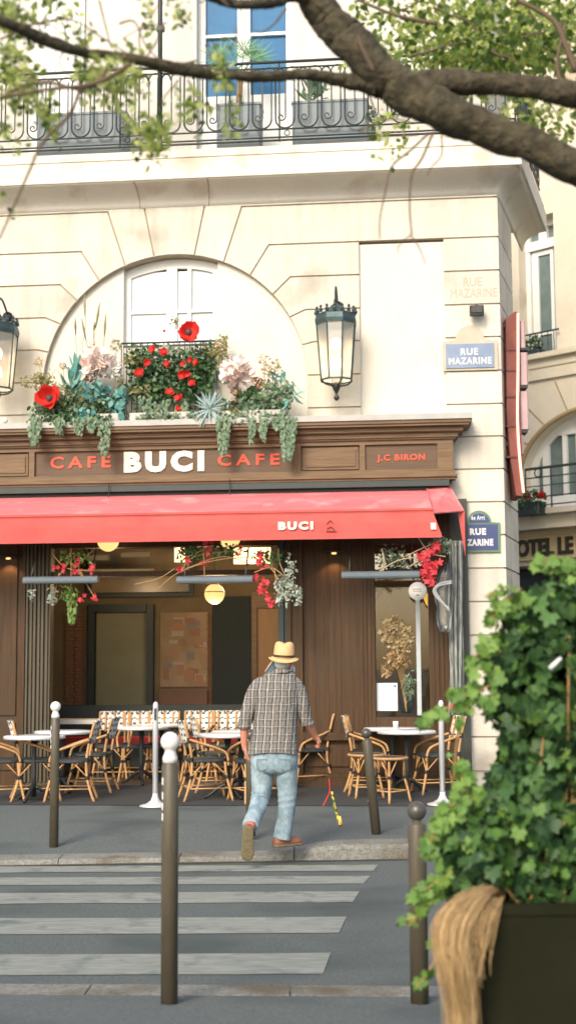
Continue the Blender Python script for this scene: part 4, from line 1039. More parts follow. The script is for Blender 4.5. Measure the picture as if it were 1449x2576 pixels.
# dried flowers behind the display glass
t = thing('dried_bouquet', 'tall dried pale and ochre flowers filling the display window above the menu sheet', 'flowers', FO, -TH)
m = MB(); a = W(1024, 1794, -.16); m.lathe([(.07, 0), (.10, .12), (.07, .25), (.05, .28)], (a.x, a.y, a.z), 14); m.build('vase', CHARC, t)
m = MB()
for (u, v, ru, rv_) in ((985, 1570, 32, 25), (1020, 1590, 24, 30), (975, 1600, 25, 25), (1005, 1620, 30, 22)): dblob(m, u, v, ru, rv_, -.06 + .14, .03, 120, .06, shell=.1)
m.build('pale_blooms', DRYF, t, recalc=False)
m = MB(); dblob(m, 1000, 1655, 40, 30, -.06 + .14, .03, 150, .07, shell=.1); dblob(m, 972, 1688, 16, 14, -.06 + .14, .03, 40, .07); m.build('ochre_blooms', M('dry_ochre', (.28, .17, .07), .8, (.50, .36, .2), 5, island=True), t, recalc=False)
m = MB(); dblob(m, 1028, 1725, 17, 45, .08, .03, 110, .06, LEAF_N, .8); m.build('foliage', SAGE, t, recalc=False)
m = MB()
for k in range(2, 6): stalk(m, [(1022, 1790), (1012 + (k - 4) * 4, 1700), (1000 + (k - 4) * 12, 1600)], .004, .06)
m.build('stems', STEM, t)

# ================================================================== BALCONY PLANTERS
def bal_box(u0, u1, v0, label, off=.2, extra=None):
    a = W(u0, v0 + 60, off); b = W(u1, v0, off)
    t = thing('balcony_planter', label, 'planter', FO, -TH, 'grey planters on the balcony')
    m = MB(); m.box(a.x, b.x, -off, -off + .3, z2 + .002, b.z, .02); m.box(a.x - .01, b.x + .01, -off - .012, -off + .31, b.z, b.z + .03); m.build('box', M('planter_grey', (.20, .235, .25), .7, (.26, .29, .30), 4) if 'planter_grey' not in bpy.data.materials else bpy.data.materials['planter_grey'], t)
    return t
bal_box(93, 318, 283, 'long blue grey planter box behind the railing at the left')
t = bal_box(735, 925, 252, 'long blue grey planter box behind the railing right of the blue window')
m = MB(); dblob(m, 790, 235, 30, 30, .05, .08, 50, .2, LEAF_N, -1.2); dblob(m, 935, 300, 15, 60, .2, .06, 60, .06); m.build('leaves', SAGE, t, recalc=False)
t = bal_box(545, 655, 262, 'square grey pot with a small palm in front of the blue window')
m = MB(); c = W(605, 200, .05); m.tube([W(600, 270, .05), c], .04, 8); m.build('trunk', STEM, t)
m = MB()
for k in range(10):
    a = 2 * PI * k / 10 + rnd.uniform(-.1, .1); el = rnd.uniform(.3, 1.2); L = rnd.uniform(.3, .45)
    d = Vector((math.cos(a) * math.cos(el), math.sin(a) * math.cos(el) * .5, math.sin(el)))
    hub = c + d * L; m.tube([c, hub], .006, 4)
    xx = d.cross(Vector((0, 1, 0))).normalized()
    for j in range(9):
        q = (j - 4) / 4 * 1.2; dd = d * math.cos(q) + xx * math.sin(q); leaf(m, hub, dd, Vector((0, -1, .2)), rnd.uniform(.24, .36), [(0, 0), (.035, .4), (0, 1), (-.035, .4)])
m.build('palm_fronds', M('palm_leaf', (.06, .20, .08), .5, (.17, .36, .13), 5, island=True, trans=.3), t, recalc=False)

# ================================================================== HOTEL
HB = thing('hotel_building', 'beige stone hotel on the far side of the side street, behind the cafe corner', 'building', HO, -HA)
def hx(u, v=1200, off=0): return H(u, v, off).x
def hz(v, u=1400, off=0): return H(u, v, off).z
HS = M('hotel_stone', (.60, .53, .41), .9, (.70, .63, .50), 1.5, bump=.2, bscale=30, stain=((.42, .33, .23), .9, .6))
wa0, wa1 = hx(1306, 750), hx(1396, 750); wz0_, wz1_ = hz(905, 1350), hz(545, 1350)
bc = hx(1500, 1200); ba = bc - hx(1313, 1200); bzs = hz(1200, 1320); bzt = hz(1033, 1449); baz = (bzt - bzs) * 1.03; bz0 = hz(1285, 1400)
m = MB()
zcut = bzt + .45
m.box(-6, wa0, 0, .5, zcut, 22); m.box(wa1, 14, 0, .5, zcut, 22); m.box(wa0, wa1, 0, .5, zcut, wz0_); m.box(wa0, wa1, 0, .5, wz1_, 22)
arcp = [(bc + ba * math.cos(a), bzs + baz * math.sin(a)) for a in [PI * k / 30 for k in range(31)]]
m.prism_y([(-6, bz0), (-6, zcut), (14, zcut), (14, bz0), (bc + ba, bz0)] + arcp + [(bc - ba, bz0)], 0, .5)
m.box(-6, 14, 0, .5, hz(1420), bz0 - .0)
m.box(-6, 14, .0, .5, 0, .6)
m.build('stone_wall', HS, HB)
m = MB(); zs_ = hz(905, 1449)
m.box(-6, 14, -.10, -.001, zs_ - .05, zs_ + .13); m.box(-6, 14, -.22, -.001, zs_ + .1301, zs_ + .24); m.box(-6, 14, -.07, -.001, zs_ - .3, zs_ - .0501)
m.build('string_course', HS, HB)
m = MB()
for k in range(9):
    a = PI * (k + .5) / 9; c_, s_ = math.cos(a), math.sin(a)
    p = Vector((bc + ba * c_, bzs + baz * s_)); q = Vector((bc + ba * 1.5 * c_, bzs + baz * 1.6 * s_ )); q.y = min(q.y, zs_ - .3)
    m.tube([(p.x, -.0, p.y), (q.x, -.0, q.y)], .018, 4)
m.tube([(bc + ba * 1.02 * math.cos(a), -.02, bzs + baz * 1.02 * math.sin(a)) for a in [PI * k / 30 for k in range(31)]], .05, 6)
m.build('joints', M('joint', (.36, .26, .14), .9), HB)
# window upper
m = MB(); y = .28
fw_ = .10
m.box(wa0, wa0 + fw_, y, y + .12, wz0_, wz1_); m.box(wa1 - fw_ * .4, wa1, y, y + .12, wz0_, wz1_)
zt2 = hz(617, 1350, -.25)
m.box(wa0, wa1, y - .02, y + .12, zt2 - .10, zt2 + .10); m.box(wa0, wa1, y - .01, y + .12, wz1_ - .15, wz1_)
um_ = (wa0 + wa1) * .5
m.box(um_ - .1, um_ + .1, y - .012, y + .12, zt2, wz1_)
# open casement, swung inwards a little
x1c = hx(1372, 750); m.box(wa0 + .12, wa0 + .28, y + .05, y + .12, wz0_, zt2 - .12); m.box(x1c - .08, x1c, y + .05, y + .12, wz0_, zt2 - .12); m.box(wa0 + .28, x1c - .08, y + .05, y + .12, zt2 - .22, zt2 - .12); m.box(wa0 + .28, x1c - .08, y + .05, y + .12, hz(835, 1350), hz(835, 1350) + .07)
hwf = m.build('window_frame', WHITEP, HB)
m = MB(); m.box(wa0 + .2, x1c - .04, y + .09, y + .1, wz0_, zt2 - .15); m.build('pane', DARKG, hwf)
m = MB(); m.box(wa0 + .05, wa1 - .03, y + .09, y + .1, zt2 + .05, wz1_ - .1); m.build('pane', DARKG, hwf)
m = MB(); m.box(wa0, wa1, y + .5, y + .6, wz0_, wz1_); m.build('room_shade_panel', M('painted_room_shade', (.05, .045, .035), .9), HB)  # flat panel, the room's darkness painted as its colour
m = MB(); zg_ = hz(838, 1350, .1)
m.tube([(wa0 - .1, -.1, zg_), (wa1 + .12, -.1, zg_)], .022, 5)
for k in range(7): xx = wa0 + (wa1 - wa0) * k / 6; m.tube([(xx, -.1, wz0_), (xx, -.1, zg_)], .012, 4)
m.build('window_guard', IRON, HB)
# arch window
m = MB(); y = .3
def hring(k0, k1, r0, r1, y0, y1, n=30):
    pts = [(bc + ba * r1 * math.cos(PI * k / n), bzs + baz * r1 * math.sin(PI * k / n)) for k in range(n + 1)] + [(bc + ba * r0 * math.cos(PI * k / n), bzs + baz * r0 * math.sin(PI * k / n)) for k in range(n, -1, -1)]
    m.prism_y(pts, y0, y1)
hring(0, 1, .90, 1.0, y, y + .15)
m.box(bc - ba, bc - ba * .9, y, y + .15, bz0, bzs)
for uu, wd_ in ((1332, .10), (1364, .16), (1415, .10), (1449, .1)):
    xx = hx(uu, 1200, -.3); tt = min(.99, abs((xx - bc) / ba)); m.box(xx, xx + wd_, y + .01, y + .14, bz0, bzs + baz * math.sqrt(1 - tt * tt) * .93)
xx = hx(1378, 1200, -.3); m.box(xx, bc, y + .005, y + .14, hz(1085, 1430), hz(1058, 1430)); m.box(bc - ba, bc, y + .004, y + .14, bz0, bz0 + .35)
aw_ = m.build('arch_window_frame', WHITEP, HB)
m = MB(); m.prism_y([(bc - ba * .95, bz0), (bc + ba * .95, bz0)] + [(bc + ba * .95 * math.cos(PI * k / 20), bzs + baz * .95 * math.sin(PI * k / 20)) for k in range(21)], y + .08, y + .09); m.build('pane', DARKG, aw_)
# balcony
m = MB(); m.box(-3, 14, -.7, -.001, bz0 - .12, bz0 - .001); m.box(-3, 14, -.5, -.0015, bz0 - .4, bz0 - .121); m.build('balcony_slab', HS, HB)
m = MB()
xb0 = hx(1322, 1250, .6)
for vz, r in ((1166, .03), (1190, .015), (1212, .012), (1240, .015), (1262, .015), (1277, .02)): z = hz(vz, 1449, .6); m.tube([(xb0, -.6, z), (14, -.6, z)], r, 5)
for k in range(16): xx = xb0 + k * .62; m.tube([(xx, -.6, bz0), (xx, -.6, hz(1166, 1449, .6))], .018, 5)
for k in range(8):
    xx = xb0 + .31 + k * 1.24
    for z in (hz(1178, 1449, .6), hz(1270, 1449, .6)): m.tube([(xx + .09 * math.cos(a), -.6, z + .09 * math.sin(a)) for a in [PI / 4 * i for i in range(9)]], .015, 4)
m.build('balcony_railing', IRON, HB)
# sign band and shop below
m = MB(); z0_, z1_ = hz(1405, 1400, .1), hz(1345, 1400, .1); m.box(-6, 14, -.08, -.001, z0_, z1_); m.box(-6, 14, -.12, -.002, z1_ + .001, z1_ + .14)
hs = m.build('sign_band', M('sign_band', (.60, .47, .26), .7, (.70, .57, .34), 3), HB)
xs_ = hx(1275, 1375, .08); xe_ = hx(1442, 1375, .08)
text_mesh('letters', 'HOTEL LE', xs_, xe_, z0_ + .08, z1_ - .05, -.0815, M('dark_gold_letter', (.035, .028, .015), .5), hs, .035, depth=.05)
m = MB(); m.box(-6, 14, .1, .3, .6, hz(1420)); m.build('shop_front', M('shop_glass', (.03, .035, .035), .2, (.07, .065, .06), 1.5), HB)
m = MB(); m.box(-6, 14, -.9, -.0025, hz(1425, 1400, .3) - .05, hz(1425, 1400, .3)); m.build('canopy', M('canopy', (.06, .04, .03), .7), HB)
t = thing('geranium_box', 'planter of red geraniums at the left end of the hotel balcony', 'planter', HO, -HA)
m = MB(); a = H(1300, 1300, .75); b = H(1366, 1262, .75); m.box(a.x, b.x, -.95, -.62, a.z, b.z, .03); m.build('box', CHARC, t)
m = MB(); blob(m, H(1332, 1262, .8), (.42, .25, .26), 260, .10); m.build('foliage', GREEN, t, recalc=False)
for (u, v) in ((1322, 1243), (1361, 1243), (1325, 1250), (1357, 1247)):
    m = MB(); m.smooth = True; blob(m, H(u, v, .85), .07, 26, .06); m.build('geranium_bloom', POPPY, t, recalc=False)
t = thing('window_box', 'small green plant in a dark pot on the upper hotel window sill', 'planter', HO, -HA)
m = MB(); a = H(1340, 903, .05); m.box(a.x - .2, a.x + .2, -.15, .12, wz0_ + .002, wz0_ + .2, .02); m.build('pot', CHARC, t)
m = MB(); blob(m, (a.x, -.02, wz0_ + .36), (.26, .14, .18), 160, .08); m.build('foliage', GREEN, t, recalc=False)

# ================================================================== BLADE SIGN
BY = 17.45
pS = lambda u, v: P(u, v, BY)
t = thing('blade_sign', 'tall narrow red sign with neon edge projecting from the corner into the side street', 'sign')
m = MB(); pts = [pS(1272, 800), pS(1296, 783), pS(1306, 790), pS(1308, 1000), pS(1312, 1130), pS(1314, 1248), pS(1298, 1246), pS(1284, 1160), pS(1274, 1040)]
m.prism_y([(p.x, p.z) for p in pts], BY, BY + .55); m.build('body', M('red_sign_body', (.10, .026, .018), .75, (.24, .080, .062), 3, (1, 1, .6)), t)
m = MB()
for v in (880, 932, 998, 1072, 1150): a = pS(1273, v); m.box(a.x, a.x + .16, BY - .012, BY + .3, a.z - .012, a.z + .012)
m.build('sign_seams', M('seam', (.10, .02, .015), .5), t)
LBK = M('letter_block', (.42, .27, .27), .35, (.55, .40, .40), 4)
for (v0, v1, u1, cm) in ((805, 872, 1322, 0), (884, 966, 1328, 1), (982, 1078, 1330, 1), (1092, 1140, 1318, 0)):
    m = MB(); a = pS(1308, v1); b = pS(u1, v0); m.box(a.x + .002, b.x, BY + .05, BY + .3, a.z, b.z, .02); m.build('sign_letter_block', LBK, t)
for v in (877, 972, 1085): m = MB(); a = pS(1308, v); b = pS(1326, v); m.box(a.x + .002, b.x + .01, BY + .03, BY + .32, a.z - .012, a.z + .02); m.build('block_cap', BLACKM, t)
m = MB(); m.tube(catmull([pS(1301, 790) - Vector((0, .03, 0)), pS(1301, 930) - Vector((0, .03, 0)), pS(1300, 1060) - Vector((0, .03, 0)), pS(1306, 1160) - Vector((0, .03, 0)), pS(1315, 1240) - Vector((0, .03, 0))], 6), .016, 8)
m.build('neon_tube', M('neon', (1, .4, .25), .4, emit=(1, .45, .30), estr=1.5), t)
m = MB(); a = pS(1286, 800); m.box(a.x - .35, a.x, BY + .1, BY + .16, a.z - .1, a.z - .04); a = pS(1286, 1100); m.box(a.x - .35, a.x, BY + .1, BY + .16, a.z - .1, a.z - .04); m.build('bracket', BLACKM, t)
# ================================================================== FURNITURE
CHECK = bpy.data.materials.new('woven_check'); CHECK.use_nodes = True
_n = CHECK.node_tree.nodes; _l = CHECK.node_tree.links; _b = _n['Principled BSDF']; _b.inputs['Roughness'].default_value = .55
_tc = _n.new('ShaderNodeTexCoord'); _mp = _n.new('ShaderNodeMapping'); _mp.inputs['Scale'].default_value = (0.001, 26, 22); _mp.inputs['Location'].default_value = (.5, .25, .2)
_ck = _n.new('ShaderNodeTexChecker'); _ck.inputs['Scale'].default_value = 1; _ck.inputs['Color1'].default_value = (.70, .70, .64, 1); _ck.inputs['Color2'].default_value = (.03, .04, .045, 1)
_bk = _n.new('ShaderNodeSeparateXYZ'); _m1 = _n.new('ShaderNodeMath'); _m1.operation = 'SINE'; _m2 = _n.new('ShaderNodeMath'); _m2.operation = 'MULTIPLY'; _m2.inputs[1].default_value = 95
_gt = _n.new('ShaderNodeMath'); _gt.operation = 'GREATER_THAN'; _gt.inputs[1].default_value = .15
_mx = _n.new('ShaderNodeMix'); _mx.data_type = 'RGBA'; _mx.inputs[6].default_value = (.74, .73, .66, 1)
_l.new(_tc.outputs['Object'], _mp.inputs['Vector']); _l.new(_mp.outputs[0], _ck.inputs['Vector']); _l.new(_tc.outputs['Object'], _bk.inputs[0])
_l.new(_bk.outputs['Z'], _m2.inputs[0]); _l.new(_m2.outputs[0], _m1.inputs[0]); _l.new(_m1.outputs[0], _gt.inputs[0]); _l.new(_gt.outputs[0], _mx.inputs[0]); _l.new(_ck.outputs[0], _mx.inputs[7]); _l.new(_mx.outputs[2], _b.inputs['Base Color'])

def make_chair():
    t = thing('bistro_chair', '', 'chair', group='rattan chairs of the cafe terrace')
    m = MB()
    def sq(a):  # rounded seat outline
        return (.225 * math.copysign(abs(math.cos(a)) ** .6, math.cos(a)), .225 * math.copysign(abs(math.sin(a)) ** .6, math.sin(a)))
    ring = [sq(2 * PI * k / 24) for k in range(24)]
    m.smooth = False
    m.rings([[(x * .96, y * .96, .435) for x, y in ring], [(x, y, .445) for x, y in ring], [(x, y, .468) for x, y in ring], [(x * .95, y * .95, .475) for x, y in ring]])
    m.build('seat', SEATM, t)
    fb = []
    for sy in (-1, 1):
        m = MB(); m.tube(catmull([(.27, sy * .235, 0), (.235, sy * .215, .15), (.20, sy * .19, .30), (.19, sy * .185, .44)], 3), .0155, 8); m.build('leg', RATTAN, t)
        m = MB(); m.tube(catmull([(-.29, sy * .225, 0), (-.235, sy * .205, .15), (-.20, sy * .19, .30), (-.195, sy * .19, .46), (-.225, sy * .195, .66), (-.285, sy * .20, .90)], 3), .0155, 8); m.build('leg', RATTAN, t)
        m = MB(); m.tube(catmull([(-.24, sy * .20, .70), (-.10, sy * .245, .655), (.07, sy * .262, .60), (.18, sy * .26, .545), (.215, sy * .245, .45), (.215, sy * .235, .40)], 4), .0145, 8); m.build('armrest', RATTAN, t)
    m = MB()
    for sx, xb in ((1, .205), (-1, -.205)):
        for sy in (-1, 1):
            p = Vector((xb, sy * .195, .275)); m.tube([p, (xb - sx * .15, sy * .19, .435)], .0085, 6); m.tube([p, (xb, sy * .05, .435)], .0085, 6)
    m.build('brace', RATTAN, t)
    m = MB()
    z = .135; c_ = [(.24, .215), (-.24, .205)]
    m.tube([(.24, -.215, z), (.24, .215, z)], .009, 6); m.tube([(-.24, -.205, z + .02), (-.24, .205, z + .02)], .009, 6)
    for sy in (-1, 1): m.tube([(.24, sy * .215, z + .01), (-.24, sy * .205, z + .01)], .0085, 6)
    m.build('stretcher', RATTAN, t)
    m = MB()
    for xb in (.208, -.208):
        for sy in (-1, 1): m.lathe([(.024, -.018), (.026, 0), (.024, .018)], (xb, sy * .197, .272), 8)
    for sy in (-1, 1): m.lathe([(.022, -.025), (.022, .025)], (-.202, sy * .193, .47), 8); m.lathe([(.021, -.03), (.021, .03)], (-.232, sy * .199, .685), 8); m.lathe([(.02, -.012), (.02, .012)], (.215, sy * .24, .452), 8)
    m.build('binding', BIND, t)
    m = MB(); m.smooth = True
    rows = []
    for zz, xo in ((.665, -.222), (.74, -.238), (.82, -.258), (.895, -.282)):
        rows.append([(xo - .045 * math.cos(PI * (k / 10 - .5)), -.195 + .39 * k / 10, zz) for k in range(11)])
    rows2 = [[(x - .012, y, z) for x, y, z in r] for r in rows]
    b = len(m.v)
    for r in rows: m.v += [Vector(q) for q in r]
    for r in rows2: m.v += [Vector(q) for q in r]
    for j in range(3):
        for k in range(10):
            m.face([b + j * 11 + k, b + j * 11 + k + 1, b + j * 11 + k + 12, b + j * 11 + k + 11]); o = b + 44
            m.face([o + j * 11 + k, o + j * 11 + k + 11, o + j * 11 + k + 12, o + j * 11 + k + 1])
    bk = m.build('backrest', CHECK, t)
    m = MB(); m.tube([(-.288 - .045 * math.cos(PI * (k / 10 - .5)), -.2 + .4 * k / 10, .898) for k in range(11)], .014, 6); m.tube([(-.228 - .045 * math.cos(PI * (k / 10 - .5)), -.2 + .4 * k / 10, .66) for k in range(11)], .012, 6)
    m.build('back_rail', M('rail_weave', (.03, .035, .035), .5, (.72, .72, .66), 38, detail=0, contrast=.03), bk)
    m = MB()
    for k in (2, 5, 8):
        yy = -.2 + .4 * k / 10; o = .045 * math.cos(PI * (k / 10 - .5)); m.tube([(-.198 - o, yy, .64), (-.262 - o, yy, .89)], .013, 6)
    m.build('back_slat', RATTAN, bk)
    return t
chair = make_chair()
def at(u, v, z=.14): p = G(u, v, z); return Vector((p.x, p.y, z))
cs = [(4, 2014, 10, 'rattan chair cut off by the left edge of the photo, facing right'),
      (92, 2012, 12, 'rattan chair at the far left tables with its check back on the left, facing right'),
      (178, 2014, 183, 'rattan chair just right of the far left ball topped bollard, facing left'),
      (232, 1992, 175, 'rattan chair between the left tables and the middle table, farther back, facing left'),
      (518, 2012, 14, 'rattan chair standing right behind the near tall bollard, tilted check back to the left'),
      (545, 1990, 12, 'rattan chair tucked behind the one beside the near tall bollard'),
      (643, 2016, 112, 'rattan chair mostly hidden by the walking man, left of his legs'),
      (772, 1978, 205, 'rattan chair with pale check back seen just right of the man at hip height'),
      (930, 1990, -8, 'rattan chair behind the leaning bollard and the stools, facing right'),
      (1102, 1996, 192, 'rattan chair behind the right steel post, striped back to the right')]
for i, (u, v, a, lab) in enumerate(cs):
    if i == 0: chair.location = at(u, v); chair.rotation_euler = (0, 0, R(a)); chair['label'] = lab
    else: dup(chair, at(u, v), R(a), lab)
inn = [(283, 'leftmost chair of the inner row facing the street, beside the middle table'), (348, 'inner row chair facing the street, directly behind the middle table'), (410, 'inner row chair facing the street, behind the left steel post'),
       (502, 'inner row chair facing the street, left of the table beside the man'), (568, 'rightmost inner row chair facing the street, just left of the man')]
for u, lab in inn:
    p = P(u, 1800, 18.45); dup(chair, (p.x, p.y, .144), R(-90 + (u % 7) - 3), lab, 'rattan chairs of the inner row')
# stools
def make_stool():
    t = thing('rattan_stool', 'round rattan stool left of the leaning bollard foot, its twin to the right', 'stool', group='round rattan stools')
    m = MB(); m.lathe([(.02, .475), (.19, .475), (.205, .487), (.19, .50), (.02, .502)], n=24); m.build('seat', SEATM, t)
    m = MB(); m.tube([(.20 * math.cos(a), .20 * math.sin(a), .487) for a in [2 * PI * k / 24 for k in range(25)]], .017, 6, cap=False); m.build('seat_rim', RATTAN, t)
    for k in range(4):
        a = PI / 4 + k * PI / 2 + .2; c, s = math.cos(a), math.sin(a)
        m = MB(); m.tube(catmull([(.235 * c, .235 * s, 0), (.20 * c, .20 * s, .15), (.165 * c, .165 * s, .30), (.165 * c, .165 * s, .47)], 3), .015, 8); m.build('leg', RATTAN, t)
    m = MB(); q = MB()
    for k in range(4):
        a = PI / 4 + k * PI / 2 + .2; a2 = a + PI / 2
        m.tube([(.205 * math.cos(a), .205 * math.sin(a), .13), (.205 * math.cos(a2), .205 * math.sin(a2), .13)], .009, 6)
        for d in (-.5, .5): m.tube([(.168 * math.cos(a), .168 * math.sin(a), .28), (.18 * math.cos(a + d), .18 * math.sin(a + d), .47)], .008, 6)
        q.lathe([(.022, -.016), (.024, 0), (.022, .016)], (.168 * math.cos(a), .168 * math.sin(a), .28), 8)
    m.build('stretcher', RATTAN, t); q.build('binding', BIND, t)
    return t
st = make_stool(); st.location = at(921, 2006)
dup(st, at(980, 2018), .5, 'round rattan stool right of the leaning bollard foot')
# tables
def make_table():
    t = thing('bistro_table', '', 'table', group='round marble topped tables')
    m = MB(); m.lathe([(.02, .700), (.335, .700), (.345, .706), (.345, .735), (.34, .7395), (.02, .7395)], n=36); m.build('tabletop', MARBLE, t)
    m = MB(); m.lathe([(.345, .703), (.350, .706), (.350, .733), (.345, .736)], n=36, cap=False); m.build('rim', CHROME, t)
    m = MB(); m.lathe([(.03, .05), (.028, .3), (.028, .6), (.045, .69), (.10, .712)], n=12); m.build('column', BLACKM, t)
    m = MB()
    for k in range(3):
        a = k * 2 * PI / 3 + .3; c, s = math.cos(a), math.sin(a)
        m.tube(catmull([(.02 * c, .02 * s, .16), (.10 * c, .10 * s, .13), (.20 * c, .20 * s, .05), (.27 * c, .27 * s, .02)], 4), lerp_list([.03, .026, .02, .022], 4), 6)
    m.build('foot', BLACKM, t)
    return t
tb = make_table()
def tat(u, v): p = G(u, v, .88); return (p.x, p.y, .144)
tb.location = tat(88, 1851); tb['label'] = 'front one of the two overlapping marble tables at the far left'
dup(tb, tat(160, 1839), .7, 'rear one of the two overlapping marble tables at the far left, partly behind the bollard')
dup(tb, tat(357, 1828), .4, 'marble table in the middle, just left of the left steel post')
dup(tb, tat(573, 1846), .9, 'marble table just left of the walking man')
dup(tb, tat(605, 1839), .2, 'marble table partly hidden behind the walking man, behind the one at his left')
dup(tb, tat(408, 1821), .2, 'rear marble table in the open front, just right of the left steel post')
dup(tb, tat(985, 1831), .2, 'rear left one of the two marble tables below the display window')
dup(tb, tat(1022, 1838), .2, 'front right one of the two marble tables below the display window')
t = thing('candle_glass', 'small frosted glass on the marble table below the display window', 'glass', tuple(Vector(tat(995, 1834)) + Vector((0, 0, .7395))))
m = MB(); m.lathe([(.028, 0), (.034, .09), (.03, .09), (.025, .01)], n=14); m.build('tumbler', MARBLE, t)
# inner bench, bar
t = thing('red_bench', 'low bench with red seat cushion inside the open front, behind the chairs', 'bench', tuple(P(330, 1850, 19.6) * 1), 0)
t.location.z = .142
m = MB(); m.box(-2.0, 1.7, -.2, .25, .12, .42); m.build('base', CHARC, t)
m = MB(); m.box(-1.98, 1.68, -.22, .23, .421, .52, .03); m.build('cushion', M('red_cushion', (.42, .03, .035), .6), t)
m = MB(); m.box(-2.0, 1.7, .2505, .32, .12, .96); m.build('backrest', CHARC, t)
t = thing('serving_table', 'cream edged serving table inside, behind the far left ball topped bollard', 'table', tuple(P(195, 1810, 18.9)), 0); t.location.z = .142
m = MB(); m.box(-.42, .36, -.25, .25, .745, .80); m.build('top', RENDER, t)
for sx in (-.38, .32):
    for sy in (-.2, .2): m = MB(); m.box(sx - .02, sx + .02, sy - .02, sy + .02, 0, .744); m.build('leg', CHARC, t)
# steel posts
def make_post():
    t = thing('barrier_post', 'brushed steel belt post left of the near tall bollard, in front of the middle table', 'barrier post', group='brushed steel belt posts')
    m = MB(); m.lathe([(.17, 0), (.17, .012), (.10, .03), (.05, .065), (.032, .11), (.03, .14)], n=24); m.build('base', CHROME, t)
    m = MB(); m.lathe([(.03, .12), (.03, 1.08), (.03, 1.09), (.022, 1.12), (.008, 1.13)], n=16); m.build('tube', CHROME, t)
    m = MB(); m.box(-.012, .012, -.034, -.0305, .93, 1.06); m.build('slot', BLACKM, t)
    return t
bp = make_post(); bp.location = at(391, 2030); bp.location.z = .146
dup(bp, at(1113, 2026) + Vector((0, 0, .006)), .2, 'brushed steel belt post at the right with a red belt end beside it')
t = MB(); a = P(1132, 1785, 14.9); b = P(1177, 1772, 14.9); t.box(0, b.x - a.x, -.006, .006, 0, b.z - a.z); t = t.build('red_belt', M('red_belt', (.75, .03, .04), .6)); t.location = (a.x, 14.9, a.z); tag(t, 'short red barrier belt stretched to the dark end post, right of the right steel post', 'belt')
a = P(1120, 1779, 14.9)
# ================================================================== BOLLARDS
def make_bollard(tall):
    if tall:
        t = thing('bollard', '', 'bollard', group='tall bollards with white ball tops'); H_ = 1.30
        m = MB(); m.lathe([(.041, 0), (.041, H_ - .165), (.036, H_ - .155), (.036, H_ - .15)], n=20); m.build('shaft', BOLL, t)
        m = MB(); zc = H_ - .047
        m.lathe([(.0362, H_ - .149), (.037, H_ - .125), (.026, H_ - .098)] + [(.047 * math.cos(a), zc + .047 * math.sin(a)) for a in [-1.0 + k * .25 for k in range(11)]] + [(.002, H_)], n=20)
        m.build('white_ball', BWHITE, t)
        m = MB(); rs_ = random.Random(4)
        for z in (.98, .93, 1.05, .88): 
            a0 = 3.6 + rs_.uniform(-.1, .1)
            m.add([(.0415 * math.cos(a0 + s), .0415 * math.sin(a0 + s), z + q) for s, q in ((0, 0), (.3, -.005), (.35, .03), (.05, .035))], [(0, 1, 2, 3)])
        m.build('sticker_scrap', PAPER, t, recalc=False)
    else:
        t = thing('bollard', '', 'bollard', group='short bollards with dark ball tops'); H_ = .96
        m = MB(); m.lathe([(.044, 0), (.044, H_ - .115), (.040, H_ - .105), (.022, H_ - .10), (.022, H_ - .085)], n=20); m.build('shaft', BOLL, t)
        m = MB(); zc = H_ - .046; m.lathe([(.047 * math.cos(a), zc + .047 * math.sin(a)) for a in [-1.1 + k * .24 for k in range(12)]] + [(.002, H_)], n=20); m.build('ball', M('ball_paint', (.075, .07, .06), .35, (.12, .115, .10), 9, metal=.3), t)
    return t
def bat(u, v, z): p = G(u, v, z); return Vector((p.x, p.y + .03, z - .002))
b0 = make_bollard(True); b0.location = bat(425, 2537, .062); b0['label'] = 'nearest tall bollard with white ball top and a red scuff, on the near pavement'
m = MB(); zc = 1.253
m.add([(.0478 * math.cos(a) * math.cos(e), .0478 * math.sin(a) * math.cos(e), zc + .0478 * math.sin(e)) for a, e in [(-2.55, .02), (-2.1, -.02), (-1.6, -.02), (-1.25, .06), (-1.6, .1), (-2.1, .08)]], [(0, 1, 2, 3, 4, 5)])
b0.children[0]
b2_ = b0.copy(); COL.objects.link(b2_)
for ch in list(b0.children): c = ch.copy(); COL.objects.link(c); c.parent = b2_
b2_.location = bat(135, 2134, .06); b2_['label'] = 'tall bollard with clean white ball top at the left of the far kerb'
m.build('red_scuff', M('scuff', (.35, .08, .06), .6), b0, recalc=False)
s0 = make_bollard(False); s0.location = bat(1057, 2534, .062); s0['label'] = 'nearest short dark bollard with ball top, beside the ivy planter'
s1 = dup(s0, bat(947, 2099, .135), 0, 'short dark bollard leaning left at the far kerb, in front of the stools'); s1.rotation_euler = (R(1), R(-5.2), 0)
dup(s0, bat(631, 2103, .12), 0, 'short dark bollard mostly hidden behind the walking man')

